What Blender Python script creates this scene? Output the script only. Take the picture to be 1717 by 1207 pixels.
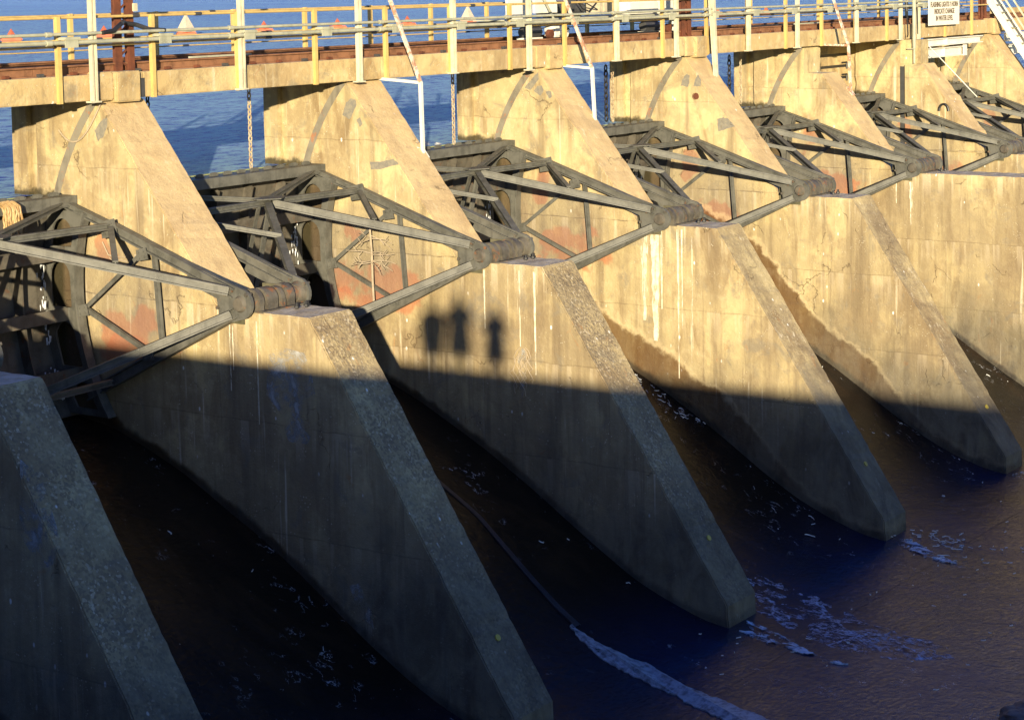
import bpy, bmesh, math, random
from mathutils import Vector, Matrix, noise as mnoise
R_ = math.radians
K = 0.78                      # survey units -> metres
SC = bpy.context.scene
for o in list(bpy.data.objects): bpy.data.objects.remove(o)
COL = SC.collection
random.seed(7)

# ------------------------------------------------------------------ camera
W_PX, H_PX = 1717.0, 1207.0
F_PX = 3368.44
yaw, pit, rol = 0.5821, 0.0826, -0.0148
CAM = Vector((-25.3447, -30.2792, 7.4708))
cd = bpy.data.cameras.new('camera'); cam = bpy.data.objects.new('camera', cd); COL.objects.link(cam)
d = Vector((math.cos(pit)*math.cos(yaw), math.cos(pit)*math.sin(yaw), -math.sin(pit)))
r0 = d.cross(Vector((0,0,1))).normalized(); u0 = r0.cross(d)
r1 = r0*math.cos(rol)+u0*math.sin(rol); u1 = -r0*math.sin(rol)+u0*math.cos(rol)
m = Matrix((r1, u1, -d)).transposed().to_4x4(); m.translation = CAM*K
cam.matrix_world = m
cd.sensor_fit = 'HORIZONTAL'; cd.sensor_width = 36.0; cd.lens = 36.0*F_PX/W_PX
cd.shift_x = -155.9/W_PX; cd.shift_y = -355.7/W_PX
cd.clip_start = 0.2; cd.clip_end = 20000
SC.camera = cam

# ------------------------------------------------------------------ sky, sun, exposure
SUN = Vector((0.7826, 0.6027, -0.1552)).normalized()     # direction the light travels
W = bpy.data.worlds.new('World'); SC.world = W; W.use_nodes = True
wn = W.node_tree; bg = wn.nodes['Background']
sky = wn.nodes.new('ShaderNodeTexSky'); sky.sky_type = 'NISHITA'; sky.sun_disc = False
sky.sun_elevation = math.asin(-SUN.z); sky.sun_rotation = math.atan2(-SUN.x, -SUN.y)
sky.altitude = 200; sky.air_density = 1.0; sky.dust_density = 0.3; sky.ozone_density = 2.6
hs = wn.nodes.new('ShaderNodeHueSaturation'); hs.inputs['Saturation'].default_value = 1.3; hs.inputs['Hue'].default_value = 0.53
wn.links.new(sky.outputs[0], hs.inputs['Color']); wn.links.new(hs.outputs[0], bg.inputs[0]); bg.inputs[1].default_value = 0.112
sl = bpy.data.lights.new('sun', 'SUN'); sun = bpy.data.objects.new('sun', sl); COL.objects.link(sun)
sl.energy = 5.0; sl.angle = R_(0.5); sl.color = (1.0, 0.85, 0.58)
sun.rotation_euler = SUN.to_track_quat('-Z', 'Y').to_euler(); sun.location = (-60, -60, 40)
SC.view_settings.view_transform = 'Standard'; SC.view_settings.look = 'None'
SC.view_settings.exposure = 0.95; SC.view_settings.gamma = 1.0; SC.view_settings.use_curve_mapping = False
SC.cycles.max_bounces = 4; SC.cycles.diffuse_bounces = 2; SC.cycles.glossy_bounces = 2; SC.cycles.transparent_max_bounces = 4

# ------------------------------------------------------------------ node helper
class G:
    def __init__(s, name):
        s.m = bpy.data.materials.new(name); s.m.use_nodes = True
        s.t = s.m.node_tree; s.t.nodes.clear()
        s.out = s.t.nodes.new('ShaderNodeOutputMaterial')
        s.b = s.t.nodes.new('ShaderNodeBsdfPrincipled'); s.t.links.new(s.b.outputs[0], s.out.inputs[0])
        g = s.t.nodes.new('ShaderNodeNewGeometry'); s.geo = g; s.P = g.outputs['Position']; s.Nn = g.outputs['True Normal']
    def set(s, inp, v):
        if hasattr(v, 'is_linked') or hasattr(v, 'links'): s.t.links.new(v, inp)
        else:
            try: inp.default_value = v
            except Exception: inp.default_value = (v[0], v[1], v[2], 1)
    def bs(s, name, v):
        i = s.b.inputs[name]
        if isinstance(v, tuple) and len(v) == 3: v = v+(1,)
        s.set(i, v)
    def math(s, op, a, b=0.0, c=None, clamp=False):
        n = s.t.nodes.new('ShaderNodeMath'); n.operation = op; n.use_clamp = clamp
        s.set(n.inputs[0], a); s.set(n.inputs[1], b)
        if c is not None: s.set(n.inputs[2], c)
        return n.outputs[0]
    def vec(s, scale, off=(0,0,0), src=None):
        n = s.t.nodes.new('ShaderNodeMapping'); s.t.links.new(src or s.P, n.inputs[0])
        n.inputs['Scale'].default_value = scale; n.inputs['Location'].default_value = off
        return n.outputs[0]
    def noise(s, v=None, scale=1.0, detail=4, rough=.55, dist=0.0, out=0):
        n = s.t.nodes.new('ShaderNodeTexNoise'); s.t.links.new(v or s.P, n.inputs['Vector'])
        n.inputs['Scale'].default_value = scale; n.inputs['Detail'].default_value = detail
        n.inputs['Roughness'].default_value = rough; n.inputs['Distortion'].default_value = dist
        return n.outputs[out]
    def vor(s, v=None, scale=1.0, feat='F1', out='Distance', rnd=1.0):
        n = s.t.nodes.new('ShaderNodeTexVoronoi'); s.t.links.new(v or s.P, n.inputs['Vector'])
        n.feature = feat; n.inputs['Scale'].default_value = scale; n.inputs['Randomness'].default_value = rnd
        return n.outputs[out]
    def ramp(s, f, lo, hi, a=0.0, b=1.0):
        n = s.t.nodes.new('ShaderNodeMapRange'); n.interpolation_type = 'SMOOTHSTEP'
        s.set(n.inputs[0], f); s.set(n.inputs[1], lo); s.set(n.inputs[2], hi); s.set(n.inputs[3], a); s.set(n.inputs[4], b)
        return n.outputs[0]
    def mix(s, f, a, b, mode='MIX'):
        n = s.t.nodes.new('ShaderNodeMix'); n.data_type = 'RGBA'; n.blend_type = mode
        s.set(n.inputs[0], f)
        for k, v in ((6, a), (7, b)):
            if isinstance(v, tuple): v = (v[0], v[1], v[2], 1)
            s.set(n.inputs[k], v)
        return n.outputs[2]
    def sep(s, v):
        n = s.t.nodes.new('ShaderNodeSeparateXYZ'); s.t.links.new(v, n.inputs[0]); return n.outputs
    def bump(s, h, strength=.5, dist=.02):
        n = s.t.nodes.new('ShaderNodeBump'); s.set(n.inputs['Height'], h)
        n.inputs['Strength'].default_value = strength; n.inputs['Distance'].default_value = dist
        s.t.links.new(n.outputs[0], s.b.inputs['Normal'])

# spillway profile (y, z) in survey units, upstream to downstream
OG = [(11.0,-4.6),(10.0,-3.7),(9.2,-3.15),(8.4,-2.98),(7.7,-3.02),(6.4,-3.22),(5.2,-3.62),(4.2,-4.02),(3.0,-4.6),(1.8,-5.2),(0.5,-5.95),(-0.6,-6.65),(-1.7,-7.35),(-2.7,-7.92),(-3.7,-8.35),(-4.8,-8.7),(-6.0,-8.87),(-7.5,-8.92)]
def og(y):
    for (a, za), (b, zb) in zip(OG, OG[1:]):
        if b <= y <= a: return zb+(za-zb)*(y-b)/(a-b)
    return OG[0][1] if y > OG[0][0] else OG[-1][1]

def concrete(name, A=(.48,.385,.205), B=(.36,.275,.15), wet=True, lines=True, red=True, streak=1.0, worn=1.0):
    g = G(name); X = g.sep(g.P); NZ = g.sep(g.Nn)[2]; NX = g.sep(g.Nn)[0]
    n1 = g.noise(scale=.55, detail=7, rough=.6)
    n2 = g.noise(scale=3.5, detail=6, rough=.65)
    col = g.mix(g.ramp(n1, .38, .64), A, B)
    col = g.mix(g.ramp(n2, .45, .72, 0, .6), col, (.61,.50,.29))
    br = g.noise(g.vec((1.2,1.2,.5),(31,7,3)), .9, 7, .68, .9)
    col = g.mix(g.ramp(br, .50, .66, 0, .62), col, (.22,.145,.07))
    hi_ = g.noise(g.vec((.9,.9,.9),(21,2,13)), 1.0, 6, .62, .4)
    col = g.mix(g.ramp(hi_, .50, .62, 0, .55), col, (.66,.53,.27))
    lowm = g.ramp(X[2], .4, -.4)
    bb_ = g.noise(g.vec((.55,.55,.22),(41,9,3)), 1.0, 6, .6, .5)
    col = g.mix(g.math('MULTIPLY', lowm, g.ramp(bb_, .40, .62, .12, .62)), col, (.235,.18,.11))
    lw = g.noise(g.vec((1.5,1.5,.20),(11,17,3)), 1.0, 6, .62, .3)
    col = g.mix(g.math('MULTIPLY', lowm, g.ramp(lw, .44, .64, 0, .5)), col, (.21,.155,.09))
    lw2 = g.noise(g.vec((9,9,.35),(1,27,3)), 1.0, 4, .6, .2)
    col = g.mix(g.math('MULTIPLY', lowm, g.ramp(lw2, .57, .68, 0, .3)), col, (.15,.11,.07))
    # vertical run-off streaks
    st = g.noise(g.vec((2.3, 2.3, .16)), 1.0, 5, .6)
    col = g.mix(g.ramp(st, .50, .70, 0, .62*streak), col, (.17,.125,.075))
    st2 = g.noise(g.vec((6.5, 6.5, .22), (3,1,5)), 1.0, 4, .6)
    m2 = g.math('MULTIPLY', g.ramp(st2, .60, .70, 0, .8), g.ramp(n1, .42, .58))
    col = g.mix(g.math('MULTIPLY', m2, streak), col, (.66,.58,.42))
    # mottled grey film and blotches
    bl = g.noise(g.vec((1,1,1), (9,4,2)), 1.3, 8, .7, .6)
    col = g.mix(g.ramp(bl, .54, .68, 0, .6), col, (.21,.185,.14))
    rs = g.noise(g.vec((1,1,.6), (19,14,2)), 2.1, 6, .7, 1.2)
    col = g.mix(g.ramp(rs, .62, .72, 0, .5), col, (.38,.17,.06))
    # flaked spots, white and dark
    sp = g.vor(g.vec((1,1,1)), 16.0); spn = g.noise(scale=2.6, detail=5, rough=.7)
    spm = g.math('MULTIPLY', g.ramp(sp, .28, .14), g.ramp(spn, .52, .66))
    col = g.mix(g.math('MULTIPLY', spm, .65), col, (.70,.62,.46))
    # exposed aggregate on the sloping weather faces
    up = g.ramp(NZ, .12, .35)
    ag = g.vor(scale=24.0, out='Color'); ags = g.sep(ag)[0]
    agm = g.math('MULTIPLY', g.math('MULTIPLY', up, g.math('MULTIPLY', g.ramp(X[2], .3, -.3, .22, 1), g.ramp(X[0], 22*K, 26*K, 1, .40))), g.ramp(g.noise(scale=1.1, detail=4), .30, .60, .45, 1))
    col = g.mix(g.math('MULTIPLY', agm, g.ramp(ags, .5, .75, 0, .65*worn)), col, (.16,.125,.085))
    col = g.mix(g.math('MULTIPLY', agm, g.ramp(ags, .11, .04, 0, .5)), col, (.58,.50,.37))
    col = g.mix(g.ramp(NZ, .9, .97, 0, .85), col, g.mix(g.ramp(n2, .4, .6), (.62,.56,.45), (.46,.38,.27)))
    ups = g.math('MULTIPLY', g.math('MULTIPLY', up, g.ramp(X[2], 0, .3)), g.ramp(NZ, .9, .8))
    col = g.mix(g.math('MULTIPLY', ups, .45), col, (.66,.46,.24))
    # droppings / chalk marks
    dr = g.vor(g.vec((1.0,1.0,.55), (2,8,1)), 3.2)
    col = g.mix(g.math('MULTIPLY', g.ramp(dr, .10, .05), g.ramp(g.noise(scale=.9), .48, .56)), col, (.78,.76,.70))
    # cracks
    wv = g.t.nodes.new('ShaderNodeVectorMath'); wv.operation = 'ADD'
    nz = g.noise(scale=1.6, detail=6, out=1)
    g.t.links.new(g.P, wv.inputs[0]); g.t.links.new(nz, wv.inputs[1])
    cr = g.vor(g.vec((1,1,1), src=wv.outputs[0]), .42, 'DISTANCE_TO_EDGE')
    crm = g.math('MULTIPLY', g.ramp(cr, .006, .0015), g.ramp(g.noise(g.vec((1,1,1),(7,7,7)), 1.1, 3), .56, .62))
    col = g.mix(g.math('MULTIPLY', crm, .55), col, (.16,.11,.06))
    h_extra = crm
    if lines:   # lift joints of the pours
        for z0, st_ in ((.07, .75), (-2.55, .4), (-5.1, .4), (3.15, .35)):
            wob = g.math('MULTIPLY', g.math('SUBTRACT', g.noise(scale=1.4, detail=5), .5), .12)
            dz = g.math('ABSOLUTE', g.math('SUBTRACT', g.math('ADD', X[2], wob), z0*K))
            lm = g.math('MULTIPLY', g.ramp(dz, .018, .006), g.ramp(g.noise(scale=1.9, detail=3), .42, .55, .2, st_))
            side = g.ramp(g.math('ABSOLUTE', NX), .5, .8)
            col = g.mix(g.math('MULTIPLY', lm, side), col, (.12,.085,.05))
            # lime runs under the joint
            below = g.math('MULTIPLY', g.ramp(g.math('SUBTRACT', z0*K, X[2]), 0.0, .02), g.ramp(g.math('SUBTRACT', z0*K, X[2]), .9, .1))
            lr = g.math('MULTIPLY', g.math('MULTIPLY', below, side), g.ramp(g.noise(g.vec((5,5,.3),(z0,2,1)), 1.0, 3), .52, .62, 0, .55*st_*1.3))
            col = g.mix(lr, col, (.62,.52,.36))
    if red:     # old sprayed primer on the walls beside the gates
        for (cy, cz, ry, rz, off) in ((5.5,-.75,1.6,.55,0), (6.4,1.0,.35,.6,5), (5.9,-1.3,1.3,.35,9)):
            a = g.math('DIVIDE', g.math('SUBTRACT', X[1], cy*K), ry*K); b = g.math('DIVIDE', g.math('SUBTRACT', X[2], cz*K), rz*K)
            rr = g.math('ADD', g.math('MULTIPLY', a, a), g.math('MULTIPLY', b, b))
            rn = g.noise(g.vec((1,1,1),(off,0,0)), 1.5, 3, .5)
            mm = g.math('MULTIPLY', g.ramp(g.math('ADD', rr, g.math('MULTIPLY', g.math('SUBTRACT', rn, .5), 7.5)), 1.0, .2, 0, .58), g.ramp(NX, -.5, -.8))
            col = g.mix(mm, col, (.42,.12,.055))
        a = g.math('DIVIDE', g.math('SUBTRACT', X[1], 5.9*K), 2.0*K); b = g.math('DIVIDE', g.math('SUBTRACT', X[2], -.1*K), 1.5*K)
        rr = g.math('ADD', g.math('MULTIPLY', a, a), g.math('MULTIPLY', b, b))
        mm = g.math('MULTIPLY', g.ramp(g.math('ADD', rr, g.math('MULTIPLY', g.math('SUBTRACT', n1, .5), 3)), 1.3, .4, 0, .45), g.ramp(NX, -.5, -.8))
        col = g.mix(mm, col, (.15,.13,.11))
    # seepage-blackened arc of wall that the gate leaf travels over
    dy = g.math('SUBTRACT', X[1], 1.9*K); dz_ = g.math('SUBTRACT', X[2], .2*K)
    rad = g.math('SQRT', g.math('ADD', g.math('MULTIPLY', dy, dy), g.math('MULTIPLY', dz_, dz_)))
    rad = g.math('ADD', rad, g.math('MULTIPLY', g.math('SUBTRACT', n2, .5), .5))
    seep = g.math('MULTIPLY', g.math('MULTIPLY', g.ramp(rad, 5.25*K, 5.6*K), g.ramp(X[1], 5.0*K, 6.2*K)), g.math('MULTIPLY', g.ramp(X[2], 2.3*K, 1.7*K), g.ramp(g.math('ABSOLUTE', NX), .5, .8)))
    if wet: col = g.mix(g.math('MULTIPLY', seep, .86), col, (.055,.036,.02))
    if wet:
        # height above the spillway surface -> wet brown band with a ragged upper edge
        cv = g.t.nodes.new('ShaderNodeFloatCurve'); c = cv.mapping.curves[0]
        y0, y1, z0, z1 = -9.0, 12.0, -10.0, -2.0
        pts = [((y-y0)/(y1-y0), (z-z0)/(z1-z0)) for y, z in sorted(OG)]
        pts = [(0.0, pts[0][1])]+pts+[(1.0, pts[-1][1])]
        while len(c.points) < len(pts): c.points.new(.5, .5)
        for p, q in zip(c.points, pts): p.location = q
        cv.mapping.update()
        g.t.links.new(g.math('DIVIDE', g.math('SUBTRACT', g.math('DIVIDE', X[1], K), y0), y1-y0), cv.inputs['Value'])
        zo = g.math('ADD', g.math('MULTIPLY', cv.outputs[0], (z1-z0)), z0)
        hh = g.math('SUBTRACT', g.math('DIVIDE', X[2], K), zo)
        xin = g.math('MULTIPLY', g.ramp(X[0], 24.5*K, 25.5*K), g.ramp(X[0], 38.5*K, 37.5*K))
        lim = g.math('ADD', .30, g.math('MULTIPLY', xin, 1.0))
        x4 = g.math('MULTIPLY', g.math('MULTIPLY', xin, g.ramp(X[0], 34*K, 35*K)), g.ramp(X[1], 1.0*K, 4.5*K, 0, 1.5))
        lim = g.math('ADD', lim, x4)
        yb = g.math('MULTIPLY', xin, g.ramp(X[1], -.2*K, -3.5*K)); lim = g.math('SUBTRACT', lim, g.math('MULTIPLY', yb, .95))
        wob = g.math('MULTIPLY', g.math('SUBTRACT', g.noise(scale=2.2, detail=5, rough=.6), .5), 1.1)
        wob = g.math('MULTIPLY', wob, g.math('ADD', .7, g.math('MULTIPLY', xin, .2)))
        e = g.math('SUBTRACT', g.math('ADD', lim, wob), hh)
        wm = g.math('MULTIPLY', g.ramp(e, 0.0, .22), g.ramp(g.noise(scale=5, detail=5), .2, .5, .75, 1))
        edge = g.math('MULTIPLY', g.ramp(e, -.16, 0.0), g.math('SUBTRACT', 1.0, wm))
        col = g.mix(g.math('MULTIPLY', edge, g.math('MULTIPLY', xin, .35)), col, (.66,.52,.30))
        wc = g.mix(.72, col, (.10,.042,.010))
        col = g.mix(wm, col, wc)
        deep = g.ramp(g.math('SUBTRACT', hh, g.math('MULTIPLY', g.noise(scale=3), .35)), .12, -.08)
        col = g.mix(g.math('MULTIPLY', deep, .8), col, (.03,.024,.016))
        # shade of the lower walls painted in darker, with blotchy stain
        low_shade = g.math('MULTIPLY', g.ramp(g.math('ADD', X[2], g.math('MULTIPLY', g.math('SUBTRACT', n1, .5), 4.5)), -2.6, -5.6), .72)
        mo = g.ramp(g.noise(g.vec((1,1,.55),(5,51,3)), 1.5, 7, .7, .7), .38, .62)
        col = g.mix(low_shade, col, g.mix(mo, (.045,.044,.042), (.12,.115,.095)))
        wl = g.math('MULTIPLY', g.ramp(g.math('ADD', X[2], g.math('MULTIPLY', g.math('SUBTRACT', n2, .5), .35)), 2.62*K, 2.45*K), g.ramp(X[1], 7.9*K, 8.1*K))
        col = g.mix(g.math('MULTIPLY', wl, .9), col, (.04,.035,.02))
        g.bs('Roughness', g.ramp(g.math('MAXIMUM', wm, wl), 0, 1, .88, .34))
    else:
        g.bs('Roughness', .88)
    g.bs('Base Color', col)
    g.b.inputs['Specular IOR Level'].default_value = .3
    hf = g.math('ADD', g.math('MULTIPLY', g.noise(scale=9, detail=8, rough=.7), .8), g.math('MULTIPLY', g.math('MULTIPLY', sp, -.5), agm))
    hf = g.math('ADD', hf, g.math('MULTIPLY', g.math('MULTIPLY', ags, agm), .30))
    hf = g.math('SUBTRACT', hf, g.math('MULTIPLY', h_extra, .8))
    hf = g.math('SUBTRACT', hf, g.math('MULTIPLY', spm, .3))
    g.bump(hf, .75, .035)
    return g.m

def metal(name, A, B, rust=(.30,.09,.025), rl=(.60,.72), rough=.55, met=0.0, sc=3.0, rmax=.8, spec=.4):
    g = G(name)
    n = g.noise(scale=sc, detail=6, rough=.65); col = g.mix(g.ramp(n, .38, .66), A, B)
    n2 = g.noise(g.vec((1,1,.8),(3,5,1)), sc*1.6, 7, .75, .8)
    rm = g.ramp(n2, rl[0], rl[1], 0, rmax); col = g.mix(rm, col, rust)
    st = g.noise(g.vec((7,7,.5)), 1.0, 3); col = g.mix(g.ramp(st, .52, .7, 0, .35), col, tuple(c*.45 for c in B))
    sp = g.vor(scale=24); col = g.mix(g.math('MULTIPLY', g.ramp(sp, .2, .1, 0, .6), g.ramp(n, .5, .62)), col, tuple(min(.8, c*2.3) for c in A))
    g.bs('Base Color', col); g.bs('Roughness', g.ramp(rm, 0, 1, rough, .9)); g.bs('Metallic', met)
    g.b.inputs['Specular IOR Level'].default_value = spec
    g.bump(g.noise(scale=14, detail=6, rough=.7), .25, .01)
    return g.m

def plain(name, c, rough=.6, var=.25, sc=6, met=0.0):
    g = G(name); n = g.noise(scale=sc, detail=5, rough=.65)
    g.bs('Base Color', g.mix(g.ramp(n, .35, .7), c, tuple(x*(1-var) for x in c))); g.bs('Roughness', rough); g.bs('Metallic', met)
    g.bump(g.noise(scale=sc*3, detail=4), .15, .01)
    return g.m

M = {}
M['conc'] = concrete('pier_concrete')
M['beam'] = concrete('bridge_concrete', A=(.51,.375,.18), B=(.43,.31,.155), wet=False, lines=False, red=False, streak=.55)
M['steel'] = metal('grey_gate_paint', (.130,.127,.110), (.08,.079,.068), rust=(.40,.10,.03), rl=(.66,.74), rmax=.85)
M['skin'] = metal('gate_skin_paint', (.125,.112,.09), (.07,.062,.05), rust=(.16,.06,.02), rl=(.55,.7), rmax=.7)
M['hub'] = metal('weathered_casting', (.13,.115,.09), (.065,.058,.048), rust=(.25,.09,.03), rl=(.55,.68))
M['rust'] = metal('rusty_rail_steel', (.27,.13,.07), (.17,.08,.045), rust=(.34,.16,.08), rough=.8, spec=.2)
M['rust2'] = metal('rust_red_steel', (.16,.055,.03), (.09,.035,.022), rough=.75, spec=.2)
M['yellow'] = metal('yellow_rail_paint', (.60,.42,.15), (.50,.34,.12), rust=(.20,.09,.04), rl=(.66,.76))
M['white'] = metal('white_post_paint', (.62,.57,.42), (.48,.43,.30), rust=(.32,.13,.05), rl=(.64,.74))
M['whiterust'] = metal('white_paint_with_rust', (.66,.62,.52), (.6,.5,.38), rust=(.36,.12,.04), rl=(.46,.56))
M['pipe'] = metal('galvanised_pipe', (.42,.41,.30), (.32,.32,.24), rl=(.7,.8))
M['black'] = plain('black_cable', (.02,.02,.022), .5)
M['chainlight'] = metal('pale_chain', (.50,.42,.28), (.36,.28,.18), rust=(.30,.12,.05), rl=(.5,.65), sc=6)
M['chaindark'] = plain('black_chain', (.018,.017,.016), .5)
M['orange'] = plain('orange_float', (.52,.13,.06), .55, .3, 2)
M['cream'] = plain('cream_float_top', (.6,.5,.36), .6)
M['rope'] = metal('tan_rope', (.52,.36,.17), (.34,.21,.09), rl=(.8,.9), sc=9)
M['wood'] = plain('bare_branch', (.42,.34,.24), .85)
M['patch'] = plain('grey_cover_paint', (.20,.185,.155), .85, .35, 3)
M['whitepaint'] = plain('machine_white_paint', (.74,.71,.62), .45, .15, 2)
M['beige'] = plain('beige_cabinet', (.50,.43,.30), .5, .2)
M['darkgrey'] = plain('dark_grey_steel', (.06,.06,.062), .5)
M['yellowdot'] = plain('yellow_survey_disc', (.50,.40,.06), .5)
M['board'] = plain('sign_board_white', (.78,.74,.64), .5, .08, 2)
M['letter'] = plain('sign_letter', (.16,.12,.08), .6)
def film(name, c, c2, lo, hi, sc=3.0, rough=.85, stretch=(1,1,1), spec=.3):
    g = G(name); n = g.noise(g.vec(stretch), sc, 8, .72, .5); n2 = g.noise(g.vec((1,1,1),(3,3,3)), sc*2.3, 5, .7)
    g.bs('Base Color', g.mix(g.ramp(n2, .4, .65), c, c2)); g.bs('Roughness', rough); g.b.inputs['Specular IOR Level'].default_value = spec
    g.bs('Alpha', g.ramp(n, lo, hi)); g.bump(n2, .3, .01); return g.m
M['chalk'] = film('chalky_bloom', (.44,.44,.42), (.33,.32,.29), .44, .66, 2.2)
M['filmpaint'] = film('worn_cover_paint', (.20,.185,.155), (.27,.24,.18), .30, .42, 4.5)
M['foamfilm'] = film('broken_foam_film', (.62,.68,.78), (.40,.46,.58), .46, .56, 4.0, .6, (1,.45,1))
M['lime'] = metal('lime_streak', (.72,.68,.56), (.55,.48,.34), rust=(.36,.27,.16), rl=(.40,.60), sc=6, rmax=.9, rough=.9, spec=.2)
M['lime'] = film('lime_streak', (.74,.69,.55), (.58,.50,.34), .40, .52, 3.0, stretch=(3,3,.35))
M['strip'] = film('pale_worn_concrete', (.36,.40,.47), (.12,.13,.16), .30, .43, 2.6, .5, (1,.6,1))

def water_mat(name, base, rough, s1, s2, amp, foam=None):
    g = G(name)
    a = g.noise(g.vec((1.0,1.6,1)), s1, 5, .6, .4); b = g.noise(g.vec((1.3,1,1),(5,2,0)), s2, 4, .6, .3)
    g.bs('Base Color', base); g.bs('Roughness', rough); g.b.inputs['IOR'].default_value = 1.33
    g.bump(g.math('ADD', g.math('MULTIPLY', a, 1.0), g.math('MULTIPLY', b, .35)), 1.0, amp)
    return g
gw = G('lake_water')
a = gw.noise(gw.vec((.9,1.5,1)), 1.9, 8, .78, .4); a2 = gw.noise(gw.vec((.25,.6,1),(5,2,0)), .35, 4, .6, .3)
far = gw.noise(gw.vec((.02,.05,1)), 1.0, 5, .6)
gw.bs('Base Color', gw.mix(gw.ramp(gw.math('ADD', a, gw.math('MULTIPLY', gw.math('SUBTRACT', far, .5), .12)), .38, .535), (.003,.045,.62), (.48,.76,1.0)))  # bright and dark ripples painted in, standing in for sky reflection
gw.b.inputs['Specular IOR Level'].default_value = .4; gw.bs('Roughness', .38); gw.b.inputs['IOR'].default_value = 1.33
gw.bump(gw.math('ADD', gw.math('MULTIPLY', a, 1.0), gw.math('MULTIPLY', a2, .8)), 1.0, .8)
M['lake'] = gw.m

g = G('wet_spillway'); X = g.sep(g.P)
n = g.noise(g.vec((1.0,.45,.45)), .9, 5, .6, .8)
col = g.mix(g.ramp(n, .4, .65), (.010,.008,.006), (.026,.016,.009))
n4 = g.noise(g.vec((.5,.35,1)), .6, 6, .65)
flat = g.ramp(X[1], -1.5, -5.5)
col = g.mix(flat, col, g.mix(g.ramp(n4, .4, .62), (.005,.013,.060), (.011,.012,.034)))  # blue sky reflection painted into the base colour of the flats
cl = g.noise(g.vec((.10,.55,1), (0,4,0)), 1.0, 6, .7, .5)
col = g.mix(g.math('MULTIPLY', flat, g.ramp(cl, .62, .72, 0, .35)), col, (.11,.065,.03))
g.bs('Roughness', g.math('ADD', g.ramp(g.noise(g.vec((.6,.3,1)), 1.3, 5), .4, .7, .08, .24), g.math('MULTIPLY', flat, .05)))
g.b.inputs['Specular IOR Level'].default_value = .20
fl = g.noise(g.vec((1.6,.9,.9)), 1.5, 5, .6, 1.2)
rp = g.math('ADD', g.noise(g.vec((.7,1.1,1)), 3.2, 4, .6, .9), g.math('MULTIPLY', g.math('POWER', g.noise(g.vec((.8,1.3,1)), 9.0, 5, .7, .8), 2.0), .8))
g.bump(g.math('ADD', g.math('MULTIPLY', fl, .6), g.math('MULTIPLY', rp, .5)), .8, .04)
xm = g.math('MODULO', g.math('ADD', g.math('DIVIDE', X[0], K), 9.14*4-8.41+9.14), 9.14)    # 0 at each left face, 9.14 just before it
near = g.math('MAXIMUM', g.ramp(xm, 4.6, 8.4), g.ramp(xm, .6, .2))
wv = g.t.nodes.new('ShaderNodeVectorMath'); wv.operation = 'ADD'
g.t.links.new(g.P, wv.inputs[0]); g.t.links.new(g.noise(scale=1.3, detail=4, out=1), wv.inputs[1])
rn = g.noise(g.vec((2.0,1.0,1.0), src=wv.outputs[0]), 1.15, 6, .62, .4)
rl = g.ramp(g.math('ABSOLUTE', g.math('SUBTRACT', rn, .53)), .008, .0)
gate_ = g.math('MULTIPLY', g.ramp(g.noise(scale=.55, detail=4, rough=.7), .50, .60), g.ramp(g.noise(scale=3.5, detail=3), .50, .60))
fo = g.math('MULTIPLY', g.math('MULTIPLY', rl, gate_), g.math('MAXIMUM', near, .35))
glint = g.math('MULTIPLY', g.ramp(g.vor(scale=9.0), .10, .04), g.ramp(g.noise(g.vec((1,1,1),(4,4,4)), 1.4, 5, .7), .56, .64))  # white flecks painted in as glints on the wet surface
fo = g.math('MAXIMUM', fo, g.math('MULTIPLY', glint, .5))
g.bs('Base Color', g.mix(fo, col, (.55,.58,.62)))
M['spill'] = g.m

g = G('foam_water')
wv = g.t.nodes.new('ShaderNodeVectorMath'); wv.operation = 'ADD'
sc_ = g.t.nodes.new('ShaderNodeVectorMath'); sc_.operation = 'SCALE'; sc_.inputs['Scale'].default_value = .45
g.t.links.new(g.noise(scale=2.0, detail=5, out=1), sc_.inputs[0]); g.t.links.new(g.P, wv.inputs[0]); g.t.links.new(sc_.outputs[0], wv.inputs[1])
vv = g.vec((1.0,1.0,1), src=wv.outputs[0])
e1 = g.ramp(g.vor(vv, 1.0, 'DISTANCE_TO_EDGE'), .08, .0); e2 = g.ramp(g.vor(vv, 3.4, 'DISTANCE_TO_EDGE'), .14, .0, 0, .7)
fn = g.noise(scale=9, detail=7, rough=.8)
fr = g.noise(g.vec((1.8,.8,1)), 9.0, 9, .8, .3)
big = g.ramp(g.noise(g.vec((1.5,.6,1)), 1.5, 5, .65, .5), .36, .60)
f = g.math('MULTIPLY', g.ramp(fr, .42, .62), g.math('ADD', .15, g.math('MULTIPLY', big, .85)))
f = g.math('MAXIMUM', g.math('MULTIPLY', f, .85), g.math('MULTIPLY', g.math('MULTIPLY', e1, .8), g.ramp(fn, .40, .58)))
g.bs('Base Color', g.mix(f, (.03,.05,.14), (.60,.68,.88))); g.bs('Roughness', g.ramp(f, 0, 1, .12, .8))
g.bs('Alpha', g.ramp(f, .0, .65))
g.bump(g.math('ADD', fn, f), .5, .03)
M['foam'] = g.m
M['ridge'] = plain('wet_grey_ridge', (.035,.036,.045), .35, .5, 4)
M['foamwhite'] = plain('white_foam', (.70,.72,.74), .8, .2)
M['shore'] = plain('far_bank_trees', (.055,.045,.03), .9, .4, .02)
M['skinp'] = plain('human_skin', (.50,.30,.21), .6, .1)
M['hair'] = plain('dark_hair', (.04,.025,.015), .7)
M['coat'] = plain('dark_blue_coat', (.03,.04,.07), .85)
M['coat2'] = plain('brown_coat', (.12,.07,.04), .85)
M['camera'] = plain('camera_body', (.02,.02,.02), .4)

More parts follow.
